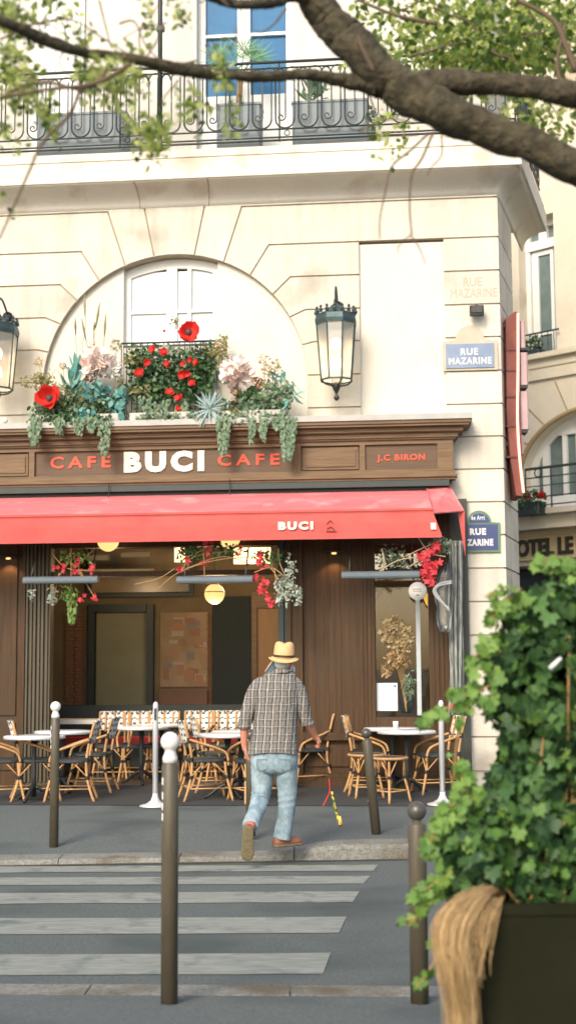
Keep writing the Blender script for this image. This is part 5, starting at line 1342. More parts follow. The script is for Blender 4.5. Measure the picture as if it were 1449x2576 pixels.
# ================================================================== MAN
YM = 11.75; MB0 = P(700, 2128, YM); ZB = MB0.z
def mp(u, v, dy=0.0):
    p = P(u, v, YM); return Vector((p.x - MB0.x, dy, p.z - ZB))
man = thing('person', 'man in straw hat, plaid shirt and faded jeans, seen from behind stepping onto the kerb', 'person', (MB0.x, YM, ZB))
def skin(name, verts, edges, radii, mat, parent, sub=2):
    me = bpy.data.meshes.new(name); me.from_pydata([tuple(v) for v in verts], edges, []); o = bpy.data.objects.new(name, me); COL.objects.link(o)
    sk = o.modifiers.new('s', 'SKIN'); sk.use_smooth_shade = True
    ly = me.skin_vertices[0].data
    for i, r in enumerate(radii):
        ly[i].radius = (r, r) if not hasattr(r, '__len__') else r; ly[i].use_root = (i == 0)
    ss = o.modifiers.new('d', 'SUBSURF'); ss.levels = sub; ss.render_levels = sub
    dg = bpy.context.evaluated_depsgraph_get(); m2 = bpy.data.meshes.new_from_object(o.evaluated_get(dg)); bpy.data.objects.remove(o)
    m2.materials.clear(); m2.materials.append(mat); m2.name = name
    for p in m2.polygons: p.use_smooth = True
    return link(name, m2, parent)
V = [mp(692, 1895, 0), mp(693, 1810, .01), mp(696, 1740, .01), mp(706, 1697, .01), mp(711, 1680, .02),
     mp(658, 1736, 0), mp(615, 1822, -.01), mp(614, 1872, .02), mp(618, 1892, .03),
     mp(740, 1736, 0), mp(774, 1816, .01), mp(791, 1850, .12), mp(799, 1864, .15),
     mp(665, 1915, 0), mp(651, 2012, -.02), mp(632, 2066, -.30), mp(722, 1915, 0), mp(724, 2010, .04), mp(712, 2100, .02)]
E = [(0, 1), (1, 2), (2, 3), (3, 4), (2, 5), (5, 6), (6, 7), (7, 8), (2, 9), (9, 10), (10, 11), (11, 12), (0, 13), (13, 14), (14, 15), (0, 16), (16, 17), (17, 18)]
Rr = [.11, .11, .10, .055, .052, .045, .042, .03, .024, .045, .042, .03, .024, .06, .034, .03, .06, .034, .03]
skin('body', V, E, Rr, SKIN, man)
# head
hc = mp(713, 1655, .03)
m = MB(); m.smooth = True; rs_ = []
yaw = R(-25)
def hrot(x, y, z): return hc + Vector((x * math.cos(yaw) - y * math.sin(yaw), x * math.sin(yaw) + y * math.cos(yaw), z))
for z, rx, ry, yo in ((-.125, .035, .04, .045), (-.11, .052, .065, .03), (-.075, .064, .085, .012), (-.03, .073, .095, .004), (.02, .077, .098, 0), (.07, .072, .09, 0), (.105, .05, .065, 0), (.122, .015, .02, 0)):
    rs_.append([hrot(rx * math.cos(2 * PI * k / 20), yo + ry * math.sin(2 * PI * k / 20) + (.016 if k in (5,) and abs(z + .03) < .03 else 0), z) for k in range(20)])
m.rings(rs_)
for s in (-1, 1): m.sphere(hrot(s * .077, -.005, -.025), .03, 10, 6, (.35, .7, 1.1))
m.sphere(hrot(0, .108, -.035), .016, 8, 6, (1, 1.2, 1.4))
hd = m.build('head', SKIN, man)
m = MB(); m.smooth = True
for s in (-1, 1): m.sphere(hrot(s * .032, .083, -.005), .011, 8, 6)
m.build('eye', BWHITE, hd)
m = MB(); m.smooth = True; rs_ = []
for z, r1 in ((-.105, .035), (-.09, .055), (-.06, .070), (-.02, .0765), (.0, .073), (.01, .060)):
    rs_.append([hrot(r1 * 1.0 * math.cos(a), -.005 + r1 * 1.24 * math.sin(a), z) for a in [PI + .25 + (PI - .5) * k / 12 for k in range(13)]] )
m.rings(rs_, cap=False, closed=False); m.build('hair', HAIR, man, recalc=False)
m = MB(); m.smooth = True
for i in range(46):
    a = rnd.uniform(.15, PI - .15); p = hrot(.07 * math.cos(a), .09 * math.sin(a), rnd.uniform(-.12, -.065)); m.tube([p, p + Vector((rnd.uniform(-.01, .01), .005, -.05))], [.012, .003], 5)
m.sphere(hrot(.035, .05, -.10), .045, 10, 8, (1.1, .8, 1.1)); m.build('beard', HAIR, man)
# hat
ht = Matrix.Rotation(R(3), 3, 'Y') @ Matrix.Rotation(R(4), 3, 'X'); hh_ = mp(714, 1656, .03)
m = MB(); m.smooth = True; rs_ = []
for z, rx, ry in ((0, .097, .116), (.03, .096, .116), (.07, .093, .110), (.11, .088, .100), (.132, .078, .086), (.142, .06, .07), (.138, .03, .035)):
    rs_.append([hh_ + ht @ Vector((rx * .94 * math.cos(a), ry * .94 * math.sin(a), z - (.016 * abs(math.sin(a)) ** 8 if z > .13 else 0))) for a in [2 * PI * k / 28 for k in range(28)]])
m.rings(rs_)
rs_ = []
for rr, z in ((.090, .006), (.105, .0), (.128, -.012), (.142, -.006), (.143, -.001), (.128, -.005), (.105, .008), (.09, .014)):
    rs_.append([hh_ + ht @ Vector((rr * .92 * math.cos(a), rr * 1.1 * math.sin(a), z - .018 * (math.sin(a) < 0) * abs(math.sin(a)) * (rr > .1) + .006 * math.cos(2 * a))) for a in [2 * PI * k / 28 for k in range(28)]])
m.rings(rs_, cap=False); hat = m.build('straw_hat', STRAW, man)
m = MB(); m.smooth = True; m.rings([[hh_ + ht @ Vector((r * .965 * math.cos(a), r * 1.15 * math.sin(a), z)) for a in [2 * PI * k / 28 for k in range(28)]] for r, z in ((.0965, .012), (.0965, .032))], cap=False)
m.build('hat_band', M('hat_band', (.05, .03, .02), .7), hat)
# shirt
PLAID, _n, _l, _b = nt('plaid_shirt'); _b.inputs['Roughness'].default_value = .9
tc = _n.new('ShaderNodeTexCoord'); sp_ = _n.new('ShaderNodeSeparateXYZ')
nz = _n.new('ShaderNodeTexNoise'); nz.inputs['Scale'].default_value = 9; ad = _n.new('ShaderNodeMixRGB'); ad.blend_type = 'ADD'; ad.inputs[0].default_value = .022
_l.new(tc.outputs['Object'], nz.inputs['Vector']); _l.new(tc.outputs['Object'], ad.inputs[1]); _l.new(nz.outputs['Color'], ad.inputs[2]); _l.new(ad.outputs[0], sp_.inputs[0])
def math_(op, a, b=None):
    q = _n.new('ShaderNodeMath'); q.operation = op
    for i, x in enumerate((a, b)):
        if x is None: continue
        if isinstance(x, (int, float)): q.inputs[i].default_value = x
        else: _l.new(x, q.inputs[i])
    return q.outputs[0]
def stripes(src, per, ph, wd):
    f = math_('FRACT', math_('ADD', math_('DIVIDE', src, per), ph)); return math_('LESS_THAN', f, wd)
xs_s, zs_s = math_('ADD', sp_.outputs['X'], math_('MULTIPLY', sp_.outputs['Z'], -.07)), sp_.outputs['Z']
def mixc(fac, a, c):
    q = _n.new('ShaderNodeMix'); q.data_type = 'RGBA'; _l.new(fac, q.inputs[0])
    if isinstance(a, tuple): q.inputs[6].default_value = a
    else: _l.new(a, q.inputs[6])
    q.inputs[7].default_value = c; return q.outputs[2]
base = (.185, .165, .145, 1)
c = mixc(math_('MULTIPLY', stripes(xs_s, .062, .0, .5), .62), base, (.055, .06, .075, 1))
c = mixc(math_('MULTIPLY', stripes(zs_s, .062, .0, .5), .55), c, (.07, .07, .07, 1))
c = mixc(math_('MULTIPLY', stripes(xs_s, .031, .3, .16), .5), c, (.36, .33, .30, 1))
c = mixc(math_('MULTIPLY', stripes(xs_s, .062, .72, .11), .75), c, (.56, .54, .47, 1))
c = mixc(math_('MULTIPLY', stripes(zs_s, .062, .72, .10), .5), c, (.50, .48, .41, 1))
n3 = _n.new('ShaderNodeTexNoise'); n3.inputs['Scale'].default_value = 120; _l.new(tc.outputs['Object'], n3.inputs['Vector'])
c = mixc(math_('MULTIPLY', math_('GREATER_THAN', n3.outputs['Fac'], .54), .35), c, (.10, .09, .085, 1))
_l.new(c, _b.inputs['Base Color'])
bn = _n.new('ShaderNodeTexNoise'); bn.inputs['Scale'].default_value = 13; bn.inputs['Detail'].default_value = 4; bu = _n.new('ShaderNodeBump'); bu.inputs['Strength'].default_value = .9; bu.inputs['Distance'].default_value = .04
mpn = _n.new('ShaderNodeMapping'); mpn.inputs['Scale'].default_value = (1, 1, .45); _l.new(tc.outputs['Object'], mpn.inputs[0]); _l.new(mpn.outputs[0], bn.inputs['Vector']); _l.new(bn.outputs['Fac'], bu.inputs['Height']); _l.new(bu.outputs[0], _b.inputs['Normal'])
def body_rings(levels, N=36, hemwave=0):
    out = []
    for i, (v, ul, ur, d, dy) in enumerate(levels):
        a0 = mp(ul, v); b0_ = mp(ur, v); cxm = (a0.x + b0_.x) / 2; hw = (b0_.x - a0.x) / 2; ring = []
        for k in range(N):
            a = 2 * PI * k / N; ca, sa = math.cos(a), math.sin(a); e = .82
            fold = 1 + .035 * math.sin(k * 2.2 + i * .9) * min(1, i / 5)
            ring.append(Vector((cxm + hw * math.copysign(abs(ca) ** e, ca), dy + d * math.copysign(abs(sa) ** e, sa) * fold, (a0.z + b0_.z) / 2 + (hemwave * math.sin(3 * a) if i == len(levels) - 1 else 0))))
        out.append(ring)
    return out
m = MB(); m.smooth = True
lev = [(1683, 690, 732, .060, .015), (1690, 684, 737, .075, .01), (1695, 668, 742, .085, .005), (1703, 658, 746, .10, 0), (1714, 649, 752, .115, 0), (1730, 644, 754, .125, 0), (1755, 642, 752, .13, 0), (1780, 641, 750, .132, 0),
       (1810, 639, 748, .13, 0), (1840, 635, 748, .132, -.005), (1868, 629, 749, .138, -.01), (1893, 622, 750, .142, -.012)]
m.rings(body_rings(lev, 40, .008), cap=False)
def sleeve(pts, rr):
    m.tube(catmull(pts, 4), lerp_list(rr, 4), 18, cap=False)
sleeve([mp(676, 1722, 0), mp(657, 1720, 0), mp(641, 1742, 0), mp(628, 1780, -.01), mp(618, 1812, -.01), mp(615, 1827, -.01)], [.05, .062, .070, .066, .058, .058])
sleeve([mp(724, 1722, 0), mp(740, 1720, 0), mp(751, 1742, 0), mp(760, 1775, .01), mp(768, 1805, .02), mp(773, 1820, .03)], [.05, .062, .068, .066, .056, .056])
m.tube(catmull([mp(690, 1694, -.06), mp(706, 1690, -.085), mp(722, 1690, -.075), mp(733, 1686, -.02)], 4), .015, 6)
m.build('plaid_shirt', PLAID, man, recalc=True)
m = MB(); m.smooth = True
for ce, rr in ((mp(615, 1828, -.01), .060), (mp(774, 1821, .03), .058)): m.lathe([(rr - .008, -.018), (rr, -.01), (rr, .015), (rr - .01, .022)], ce, 18, cap=False)
m.build('rolled_cuff', PLAID, man)
# jeans
m = MB(); m.smooth = True
m.rings(body_rings([(1880, 634, 744, .12, 0), (1900, 632, 746, .13, -.005), (1915, 632, 746, .132, -.01), (1932, 634, 746, .126, -.01), (1945, 640, 741, .10, 0)], 36))
def leg(pts, rr):
    c_ = catmull(pts, 9); r_ = lerp_list(rr, 9); b_ = len(m.v); m.tube(c_, r_, 24)
    for i in range(len(c_)):
        for k in range(24):
            v = m.v[b_ + i * 24 + k]; a = 2 * PI * k / 24; s = i / len(c_)
            kn = math.exp(-((s - .55) / .13) ** 2) + .7 * math.exp(-((s - .98) / .10) ** 2) + .5 * math.exp(-((s - .12) / .12) ** 2)
            f = 1 + .05 * kn * math.sin(i * 1.9 + 2.2 * math.sin(a + i * .25)) + .018 * math.sin(3 * a + i * .5)
            m.v[b_ + i * 24 + k] = c_[i] + (v - c_[i]) * f
leg([mp(662, 1895, -.005), mp(660, 1940, 0), mp(658, 1985, .01), mp(652, 2018, -.02), mp(641, 2048, -.16), mp(632, 2066, -.27)], [.112, .098, .086, .075, .068, .068])
leg([mp(717, 1895, -.005), mp(720, 1940, 0), mp(722, 1985, .02), mp(722, 2025, .03), mp(716, 2070, .03), mp(708, 2112, .02)], [.112, .096, .084, .075, .071, .078])
m.build('jeans', DENIM, man)
m = MB()
for u in (660, 717):
    q = [mp(u - 13, 1908, -.137), mp(u + 13, 1908, -.137), mp(u + 13, 1930, -.134), mp(u, 1937, -.131), mp(u - 13, 1930, -.134)]
    for i_ in range(5): m.tube([q[i_], q[(i_ + 1) % 5]], .0025, 4)
m.build('pocket_seam', M('seam_thread', (.16, .22, .23), .9), man)
# shoes: local x forward, z up
def shoe(mt, org, nm):
    m = MB(); m.smooth = True; s = MB(); s.smooth = True
    prof = [(-.135, .022, .035), (-.13, .034, .062), (-.09, .040, .075), (-.04, .038, .072), (.02, .043, .062), (.07, .048, .05), (.11, .046, .042), (.14, .034, .032), (.153, .014, .022)]
    rr = []; r2 = []
    for x, w, h in prof:
        rr.append([org + mt @ Vector((x, w * math.cos(a), .022 + max(0, math.sin(a)) * h + min(0, math.sin(a)) * .004)) for a in [2 * PI * k / 16 for k in range(16)]])
        r2.append([org + mt @ Vector((x * 1.03, (w + .006) * math.copysign(abs(math.cos(a)) ** .5, math.cos(a)), .012 + .012 * math.copysign(abs(math.sin(a)) ** .5, math.sin(a)))) for a in [2 * PI * k / 16 for k in range(16)]])
    m.rings(rr); s.rings(r2); o = m.build(nm, SHOE, man); s.build('sole', SOLE, o)
shoe(Matrix.Rotation(R(38), 3, 'Z'), mp(716, 2125, .05) + Vector((.02, 0, -.018)), 'shoe')
# trailing foot: toe on the ground, heel lifted, sole to the camera
cf = Matrix(((.05, 1, 0), (.30, 0, -.954), (-.954, 0, -.30))).transposed()
fwd = Vector((-.04, .30, -.95)).normalized(); up = Vector((0, .95, .30)).normalized(); sd2 = up.cross(fwd).normalized(); up = fwd.cross(sd2).normalized()
mt = Matrix((fwd, sd2, up)).transposed()
shoe(mt, mp(627, 2106, -.37) , 'shoe')
m = MB(); m.smooth = True; m.tube([mp(634, 2062, -.27), mp(631, 2076, -.30)], [.045, .04], 12); m.tube([mp(710, 2108, .03), mp(711, 2118, .03)], [.05, .045], 12); m.build('sock', M('sock', (.45, .16, .12), .9), man)
# hands
def hand(wrist, dirv_, palm_n, nm, curl, thumb_side):
    d = dirv_.normalized(); n_ = (palm_n - d * palm_n.dot(d)).normalized(); s_ = d.cross(n_).normalized() * thumb_side
    vs = [wrist, wrist + d * .03, wrist + d * .085]; ed = [(0, 1), (1, 2)]; rr = [(.024, .02), (.036, .018), (.038, .015)]
    o = skin(nm, vs, ed, rr, SKIN, man, 2)
    for i, (off, L) in enumerate(((.027, .072), (.009, .080), (-.009, .075), (-.026, .060))):
        p = wrist + d * .082 + s_ * off; q = [p - d * .015]; a = curl * .4
        dd = d.copy()
        for k, f in enumerate((.45, .32, .25)):
            dd = (d * math.cos(a) + n_ * math.sin(a)); p = p + dd * L * f; q.append(p); a += curl * (.9 + .1 * i)
        skin('finger', [wrist + d * .05 + s_ * off * .8] + q, [(k, k + 1) for k in range(len(q))], [.010, .0095, .009, .008, .0065], SKIN, o, 1)
    p = wrist + d * .03 + s_ * .028
    skin('thumb', [wrist + d * .02 + s_ * .012, p, p + d * .03 + s_ * .016 + n_ * .012, p + d * .055 + s_ * .014 + n_ * .026], [(0, 1), (1, 2), (2, 3)], [.014, .012, .010, .008], SKIN, o, 1)
    return o
hand(mp(615, 1878, .025), Vector((.22, .05, -1)), Vector((1, .3, 0)), 'hand', .45, -1)
hand(mp(793, 1852, .13), Vector((.45, .35, -.8)), Vector((-.6, .2, -.2)), 'hand', 1.15, 1)
# leash dangling from the right hand
hw_ = mp(800, 1868, .16)
t = thing('dog_leash', 'red strap and green yellow rope dangling from his right hand', 'leash', (MB0.x, YM, ZB))
m = MB(); m.tube(catmull([hw_, mp(818, 1910, .16), mp(829, 1962, .16)], 4), .002, 5); m.tube(catmull([mp(829, 1962, .16), mp(829, 1985, .16), mp(838, 2000, .15)], 4), .0022, 5); m.build('thin_cord', BLACKM, t)
m = MB(); m.tube(catmull([mp(829, 1963, .16), mp(831, 1990, .16), mp(826, 2008, .16), mp(813, 2034, .16)], 4), .013, 6, flat=.4); m.build('red_strap', M('red_strap', (.72, .03, .03), .5), t)
m = MB(); m.tube(catmull([mp(836, 1995, .15), mp(842, 2030, .15), mp(852, 2062, .15), mp(860, 2083, .15)], 4), lerp_list([.010, .014, .014, .018], 4), 8); m.build('striped_rope', M('rope', (.01, .10, .04), .6, (.75, .55, .08), 17, (1, 1, 1.6), contrast=.08, detail=1, stain=((.008, .05, .025), 30, .40)), t)
m = MB(); m.tube([mp(855, 2058, .148), mp(858, 2080, .148)], [.014, .02], 8); m.build('yellow_end', M('yellow_end', (.75, .50, .10), .5), t)
t = thing('shoulder_bag', 'dark blue bag corner poking up in front of the man, left of his hat', 'bag', (MB0.x, YM, ZB))
m = MB(); q = [mp(663, 1712, .16), mp(668, 1688, .16), mp(682, 1670, .16), mp(694, 1662, .16), mp(702, 1690, .16), mp(700, 1720, .16)]
m.prism_y([(p.x, p.z) for p in q], .13, .19); m.build('bag_body', M('bag_blue', (.07, .13, .17), .7, (.11, .18, .22), 8), t)
m = MB(); m.tube([mp(667, 1690, .13), mp(682, 1668, .13), mp(696, 1655, .13)], .010, 6); m.build('strap', M('bag_strap', (.45, .33, .26), .7), t)

# ================================================================== IVY PLANTER
PX0 = P(1188, 2400, 4.25).x
t = thing('planter', 'large dark planter overflowing with ivy at the right edge of the photo', 'planter', (PX0 + .5, 4.65, .14))
hp_ = P(1300, 2276, 4.2).z - .14
m = MB(); pr_ = []
for (sx, sy) in ((1, 1), (-1, 1), (-1, -1), (1, -1)):
    for k in range(5):
        a = {(1, 1): 0, (-1, 1): PI / 2, (-1, -1): PI, (1, -1): 1.5 * PI}[(sx, sy)] + k * PI / 8
        pr_.append((sx * .38 + .12 * math.cos(a), sy * .33 + .12 * math.sin(a)))
m.rings([[(x * .96, y * .96, 0) for x, y in pr_], [(x, y, hp_ - .03) for x, y in pr_], [(x * 1.015, y * 1.015, hp_ - .03) for x, y in pr_], [(x * 1.015, y * 1.015, hp_) for x, y in pr_], [(x * .93, y * .93, hp_) for x, y in pr_], [(x * .93, y * .93, hp_ - .05) for x, y in pr_]])
m.build('pot', PLANTER, t)
m = MB(); m.rings([[(x * .92, y * .92, hp_ - .06) for x, y in pr_], [(x * .92, y * .92, hp_ - .045) for x, y in pr_]]); m.build('soil', M('soil', (.05, .03, .015), .95, (.09, .06, .03), 20), t)
org = Vector(t.location)
iv = thing('ivy', 'tall bushy ivy with pale young shoots climbing out of the dark planter', 'plant', org)
def ip(u, v, Y=4.6): return P(u, v, Y) - org
S_ = 4.6 / FD
m1 = MB(); m2 = MB()
blobs = [(1410, 1508, 80, 50, 170), (1440, 1560, 130, 110, 330), (1340, 1580, 85, 95, 260), (1400, 1700, 150, 120, 420), (1290, 1660, 60, 90, 160), (1400, 1830, 165, 120, 460), (1290, 1770, 60, 70, 110), (1400, 1950, 150, 110, 420), (1300, 2000, 70, 90, 220),
         (1340, 2080, 170, 110, 520), (1210, 2080, 80, 80, 250), (1390, 2190, 150, 80, 460), (1200, 2160, 85, 80, 280), (1150, 2120, 50, 60, 120), (1440, 2260, 90, 35, 140), (1160, 2230, 40, 40, 70)]
for (u, v, ru, rv_, n_) in blobs:
    c = ip(u, v, 4.6); blob(m1, c, (ru * S_, .28, rv_ * S_), int(n_ * 1.5), .045, LEAF_I, .9, .35, .8, .5)
    blob(m2, c, (ru * S_ * 1.06, .31, rv_ * S_ * 1.06), int(n_ * .10), .034, LEAF_I, .5, .9, .8, .5)
iv_dark = MB()
def spray(pts, n_, w, size, Y=4.45, mb_=None):
    c = catmull([ip(u, v, Y) for u, v in pts], 6); 
    for i in range(n_):
        t_ = rnd.random(); k = t_ * (len(c) - 1); j = int(k); p = c[j].lerp(c[min(j + 1, len(c) - 1)], k - j)
        leaf(mb_ or m2, p + rv(w * (1.1 - t_)), rv() + (c[-1] - c[0]).normalized() * .8 + Vector((0, 0, -.5)), Vector((rnd.uniform(-.5, .5), -1, .5)), size * rnd.uniform(.6, 1.2), LEAF_I)
    return c
sprs = [([(1230, 1760), (1170, 1760), (1110, 1790), (1065, 1822)], 46, .05, .030), ([(1240, 1720), (1180, 1745), (1135, 1745)], 50, .05, .035), ([(1260, 1640), (1215, 1620), (1180, 1690)], 40, .05, .036), ([(1310, 1480), (1260, 1530), (1230, 1560)], 36, .05, .038),
        ([(1300, 1480), (1250, 1490), (1220, 1500)], 5, .02, .035), ([(1160, 2180), (1110, 2210), (1070, 2240), (1040, 2262)], 30, .035, .042), ([(1130, 2060), (1090, 2100), (1075, 2150)], 34, .05, .04), ([(1180, 2010), (1160, 1960), (1170, 1930)], 24, .05, .036), ([(1080, 2240), (1060, 2290), (1030, 2330)], 12, .02, .038),
        ([(1110, 2240), (1060, 2300), (1000, 2320)], 10, .02, .03), ([(1140, 1960), (1150, 1850), (1165, 1800)], 8, .02, .03), ([(1120, 2300), (1090, 2420), (1050, 2480)], 10, .03, .035), ([(1400, 1440), (1370, 1410), (1345, 1425)], 26, .035, .036), ([(1449, 1450), (1425, 1425), (1400, 1420)], 26, .035, .036), ([(1200, 2010), (1130, 2030), (1110, 2070)], 30, .05, .036)]
cores = []
for pts, n_, w_, s_ in sprs: cores.append(spray(pts, n_, w_, s_))
m1.build('ivy_leaves', IVY, iv, recalc=False); m2.build('young_leaves', IVYL, iv, recalc=False)
m = MB()
for c in cores: m.tube(c, .0028, 4)
for pts in ([(1300, 2270), (1230, 2180), (1210, 2080)], [(1245, 2260), (1250, 2160), (1270, 2120)], [(1340, 2270), (1370, 2150), (1350, 1950), (1390, 1700), (1380, 1480)], [(1420, 2270), (1440, 2050), (1425, 1850), (1440, 1600)], [(1265, 2120), (1340, 2115), (1420, 2060), (1449, 2000)], [(1240, 2110), (1330, 2135), (1449, 2110)], [(1350, 2190), (1370, 2150), (1350, 2130)], [(1200, 2240), (1215, 2170), (1205, 2110)], [(1449, 1950), (1425, 1900), (1420, 1990), (1415, 2080)]):
    m.tube(catmull([ip(u, v, 4.42 + rnd.uniform(-.03, .10)) + rv(.012) for u, v in pts], 5), .0038, 5)
m.build('stems', STEM, iv)
m = MB(); a = ip(1382, 1682, 4.25); b = ip(1410, 1655, 4.25); m.tube([a, b], [.008, .006], 6); m.build('plant_label_stick', WHITEP, iv)
ft = thing('dry_fibre_tuft', 'long tuft of dry straw coloured fibre hanging over the left side of the planter', 'plant fibre', org)
m = MB()
for i in range(560):
    u0 = 1175 + 78 * rnd.random() ** 1.3; ph = rnd.gauss(0, 1); jy = rnd.uniform(-.10, .07)
    if i % 6 == 0:      # loose wisps over the pot face
        pts = [ip(u0 + 20, 2262, 4.4), ip(u0 + 12, 2262 + rnd.uniform(-6, 6), 4.20), ip(u0 - rnd.uniform(0, 35), 2320 + rnd.uniform(-10, 60), 4.12 + jy * .2), ip(u0 - rnd.uniform(10, 55), 2380 + rnd.uniform(0, 120), 4.12 + jy * .2)]
    else:
        ub = 1102 + (u0 - 1175) * .85 + ph * 10; ue = 1158 + ph * 14 + (u0 - 1200) * .12
        L = rnd.random() ** .35
        pts = [ip(u0 + 12, 2290 + rnd.uniform(-8, 8), 4.5), ip(u0, 2246 + ph * 5 - 9 * math.sin((u0 - 1175) / 100 * PI), 4.3 + jy), ip(ub + 16 + ph * 3, 2300 + rnd.uniform(-10, 10), 4.17 + jy), ip(ub, 2375 + rnd.uniform(-20, 20), 4.14 + jy), ip((ub + ue) / 2 + ph * 4, 2450, 4.14 + jy)]
        if L > .25: pts += [ip(ue + ph * 3, 2500 + 60 * L, 4.15 + jy * .6)]
        if L > .5: pts += [ip(ue - 10 * (1 - L) + ph * 4, 2560 + 90 * L, 4.16 + jy * .6)]
    c = catmull(pts, 3); w_ = rnd.uniform(.0006, .0014); tw = rnd.uniform(-1, 1)
    b0_ = len(m.v)
    for k, p in enumerate(c): s_ = w_ * (1 - .6 * k / len(c)); m.v += [p + Vector((-s_, s_ * tw, 0)), p + Vector((s_, -s_ * tw, 0))]
    for k in range(len(c) - 1): m.face([b0_ + 2 * k, b0_ + 2 * k + 1, b0_ + 2 * k + 3, b0_ + 2 * k + 2])
m.build('fibres', COIR, ft, recalc=False)

# ================================================================== TREE
KT = .66; TY = 6.6 * KT; tr = thing('street_tree', 'street tree whose thick brown limbs and leaves coloured as sunlit hang across the top', 'tree', (2.05, TY, .14))
to = Vector((2.05, TY, .14))
def tp(u, v, Y=6.6): return P(u, v, Y * KT) - to
sc_ = TY / FD
m = MB(); m.smooth = True
def limb(pts, rr, Ys=None, n=9):
    ps = [(tp(u, v, (Ys[i] if Ys else 6.6))) for i, (u, v) in enumerate(pts)]
    c = catmull(ps, n); q_ = Vector((0, 0, 0)); c2 = []
    for p in c: q_ = q_ * .8 + rv(rr[0] * sc_ * .05); c2.append(p + q_)
    c = c2
    k = 14 if rr[0] > 20 else 8
    rl = [q * .88 for q in lerp_list(rr, n)]; b_ = len(m.v); k = 24 if k > 8 else 10
    m.tube(c, [q * sc_ * (1 + .03 * math.sin(i * .7)) for i, q in enumerate(rl)], k)
    for i in range(len(c)):
        for j in range(k):
            v = m.v[b_ + i * k + j]; m.v[b_ + i * k + j] = c[i] + (v - c[i]) * (1 + .05 * math.sin(j * 3 * 2 * PI / k + i * .33) + rnd.uniform(-.035, .035))
trunk_top = Vector((-.25, 0, 2.6))
_e = tp(2150, 420); m.tube(catmull([(0, 0, -.05), (.02, 0, .5), (-.03, 0, 1.5), (-.08, 0, 2.3), (_e.x, 0, _e.z), (_e.x - .12, 0, _e.z + .3)], 5), lerp_list([.26, .2, .17, .155, .13, .06], 5), 18)
lo_ = [(2160, 250), (1800, 560), (1600, 490), (1449, 418), (1300, 345), (1170, 285), (1030, 225), (920, 150), (850, 70), (790, -10), (740, -120)]
m_start = tp(1800, 560)
limb([(2150, 420), (1800, 520), (1600, 480), (1449, 418), (1300, 352), (1170, 300), (1060, 255), (960, 190), (880, 110), (820, 40), (770, -30), (720, -130)], [75, 70, 62, 50, 50, 56, 62, 60, 58, 52, 46, 40])
limb([(2100, 250), (1750, 300), (1600, 262), (1449, 238), (1320, 218), (1200, 205), (1090, 210), (1020, 235)], [60, 56, 46, 40, 33, 34, 42, 50])
limb([(960, 215), (900, 205), (850, 198), (780, 190), (720, 192), (640, 190), (560, 188)], [40, 27, 20, 17, 15, 17, 14], [6.6, 6.6, 6.55, 6.5, 6.45, 6.4, 6.35])
limb([(560, 188), (500, 182), (430, 170), (350, 152), (260, 138), (200, 132)], [16, 20, 19, 15, 12, 12], [6.35, 6.3, 6.2, 6.1, 6.05, 6.0])
limb([(240, 140), (170, 120), (100, 95), (40, 66), (-40, 40)], [10, 17, 18, 15, 14], [6.0, 5.9, 5.8, 5.7, 5.6])
limb([(800, 0), (740, -8), (690, 8), (620, 12), (560, 4), (500, -20)], [34, 16, 15, 14, 13, 12], [6.6, 6.5, 6.4, 6.3, 6.2, 6.1])
m.build('trunk_and_limbs', FABB, tr)
m = MB()
def twig(pts, r, Y=6.0): m.tube(catmull([tp(u, v, Y) for u, v in pts], 4), [max(.6, r * (1 - .6 * i / (len(pts) * 4))) * Y * KT / FD for i in range((len(pts) - 1) * 4 + 1)], 6)
twig([(270, 170), (250, 205), (200, 225), (140, 210), (60, 215), (0, 250)], 6, 5.8); twig([(200, 230), (175, 290), (110, 355), (75, 430), (40, 510), (0, 600)], 5, 5.8); twig([(330, 160), (240, 210), (120, 225), (0, 245)], 7, 5.7)
twig([(160, 60), (170, 110), (150, 160), (200, 210)], 3, 6.2); twig([(0, 100), (90, 60), (180, 50), (250, 90), (330, 140)], 3.5, 5.9); twig([(250, 0), (265, 60), (280, 120)], 3, 6.2); twig([(360, 60), (350, 100), (365, 160)], 3, 6.2); twig([(300, 60), (340, 55), (370, 120), (430, 170)], 3, 6)
twig([(1090, 330), (1060, 400), (1035, 440), (1030, 520), (1035, 590)], 4, 6.5); twig([(1078, 335), (1030, 380), (985, 420), (965, 500), (955, 555), (955, 600)], 3.5, 6.5); twig([(1035, 590), (1005, 615), (1000, 635)], 2.2, 6.5); twig([(1035, 595), (1055, 625), (1070, 665)], 2.2, 6.5)
twig([(1110, 340), (1110, 390), (1085, 420), (1075, 440)], 2.5, 6.5); twig([(1050, 340), (960, 340), (900, 330)], 2, 6.5); twig([(900, 330), (980, 300), (1040, 310)], 2.5, 6.5); twig([(720, 20), (690, 60), (660, 80), (640, 75)], 3, 6.2)
twig([(1449, 180), (1420, 110), (1390, 50), (1300, 0)], 10, 7.4); twig([(1430, 240), (1400, 170), (1420, 60)], 7, 7.4); twig([(1100, 60), (1000, 40), (900, 0)], 6, 7.2); twig([(940, 180), (910, 120), (900, 90)], 6, 6.4)
for i in range(22):
    u = rnd.uniform(-10, 640); v = rnd.uniform(-20, 230); a_ = rnd.uniform(-1.2, 1.2) + PI / 2 * (1 if rnd.random() < .6 else 2); L_2 = rnd.uniform(60, 150); pts = [(u, v)]
    for k in range(3): a_ += rnd.uniform(-.5, .5); u += L_2 / 3 * math.cos(a_); v += L_2 / 3 * math.sin(a_); pts.append((u, v))
    twig(pts, rnd.uniform(1.6, 3), rnd.uniform(5.7, 6.5))
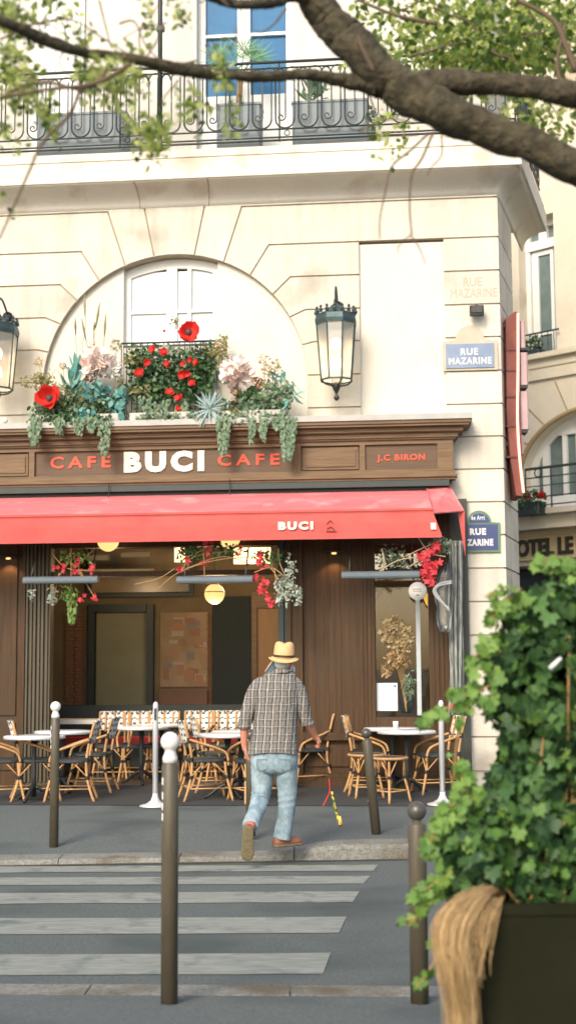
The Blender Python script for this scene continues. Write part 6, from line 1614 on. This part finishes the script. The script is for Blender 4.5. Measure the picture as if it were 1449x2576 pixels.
for i in range(16):
    u = rnd.uniform(880, 1449); v = rnd.uniform(-20, 200); a_ = rnd.uniform(-1, 1); L_2 = rnd.uniform(60, 160); pts = [(u, v)]
    for k in range(3): a_ += rnd.uniform(-.5, .5); u += L_2 / 3 * math.cos(a_); v += L_2 / 3 * math.sin(a_); pts.append((u, v))
    twig(pts, rnd.uniform(2, 4), rnd.uniform(7.4, 8.4))
m.build('twigs', TWIG, tr)
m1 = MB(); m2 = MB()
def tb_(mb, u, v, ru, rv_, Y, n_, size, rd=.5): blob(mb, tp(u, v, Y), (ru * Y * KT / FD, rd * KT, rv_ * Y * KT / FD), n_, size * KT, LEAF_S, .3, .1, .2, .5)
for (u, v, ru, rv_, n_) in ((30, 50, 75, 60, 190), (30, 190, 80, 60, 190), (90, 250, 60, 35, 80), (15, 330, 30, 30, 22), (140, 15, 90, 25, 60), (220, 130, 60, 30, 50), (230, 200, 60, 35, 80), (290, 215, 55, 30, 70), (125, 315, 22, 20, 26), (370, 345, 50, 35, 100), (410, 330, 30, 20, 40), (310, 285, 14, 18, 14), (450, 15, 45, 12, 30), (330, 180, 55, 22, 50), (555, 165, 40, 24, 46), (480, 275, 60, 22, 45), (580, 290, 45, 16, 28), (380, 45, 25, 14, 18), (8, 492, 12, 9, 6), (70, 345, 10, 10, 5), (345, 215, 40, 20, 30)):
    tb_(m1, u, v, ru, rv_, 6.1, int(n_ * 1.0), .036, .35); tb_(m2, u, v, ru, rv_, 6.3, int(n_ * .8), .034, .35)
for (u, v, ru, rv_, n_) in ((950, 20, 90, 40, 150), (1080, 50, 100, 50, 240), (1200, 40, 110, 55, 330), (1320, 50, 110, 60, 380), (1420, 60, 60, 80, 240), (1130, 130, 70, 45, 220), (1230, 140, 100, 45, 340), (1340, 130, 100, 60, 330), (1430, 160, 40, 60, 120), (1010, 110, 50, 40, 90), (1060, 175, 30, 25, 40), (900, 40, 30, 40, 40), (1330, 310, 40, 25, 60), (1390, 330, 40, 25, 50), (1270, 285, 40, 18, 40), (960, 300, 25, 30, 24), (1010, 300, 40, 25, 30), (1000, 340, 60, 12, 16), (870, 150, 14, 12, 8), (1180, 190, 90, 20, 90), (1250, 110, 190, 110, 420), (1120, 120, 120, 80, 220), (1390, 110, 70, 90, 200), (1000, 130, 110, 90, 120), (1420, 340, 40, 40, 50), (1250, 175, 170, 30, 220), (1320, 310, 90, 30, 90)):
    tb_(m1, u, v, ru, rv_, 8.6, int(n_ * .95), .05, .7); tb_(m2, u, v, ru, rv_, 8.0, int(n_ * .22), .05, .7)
m1.build('painted_sun_leaves', LEAFT, tr, recalc=False); m2.build('painted_shade_leaves', LEAFTD, tr, recalc=False)  # sun and shade painted by two leaf colours
EXPO=.78
# ================================================================== LIGHT
w = bpy.data.worlds.new('World'); scn.world = w; w.use_nodes = True
n = w.node_tree.nodes; l = w.node_tree.links
sky = n.new('ShaderNodeTexSky'); sky.sky_type = 'NISHITA'; sky.sun_disc = False
EL, AZ = 34, 203           # sun behind the camera, a little to the left
sky.sun_elevation = R(EL); sky.sun_rotation = R(AZ); sky.air_density = 1.0; sky.dust_density = 3.0
bg = n['Background']; bg.inputs['Strength'].default_value = .15
l.new(sky.outputs[0], bg.inputs['Color'])
sd_ = bpy.data.lights.new('sun', 'SUN'); sd_.energy = 1.5; sd_.angle = R(20); sd_.color = (1, .90, .74)
so = link('sun', sd_)
dirv = Vector((math.sin(R(AZ)) * math.cos(R(EL)), math.cos(R(AZ)) * math.cos(R(EL)), math.sin(R(EL))))
so.rotation_euler = dirv.to_track_quat('Z', 'Y').to_euler()
scn.render.engine = 'CYCLES'
scn.view_settings.view_transform = 'Standard'; scn.view_settings.look = 'None'
scn.view_settings.exposure = EXPO; scn.view_settings.gamma = 1
scn.cycles.use_denoising = True
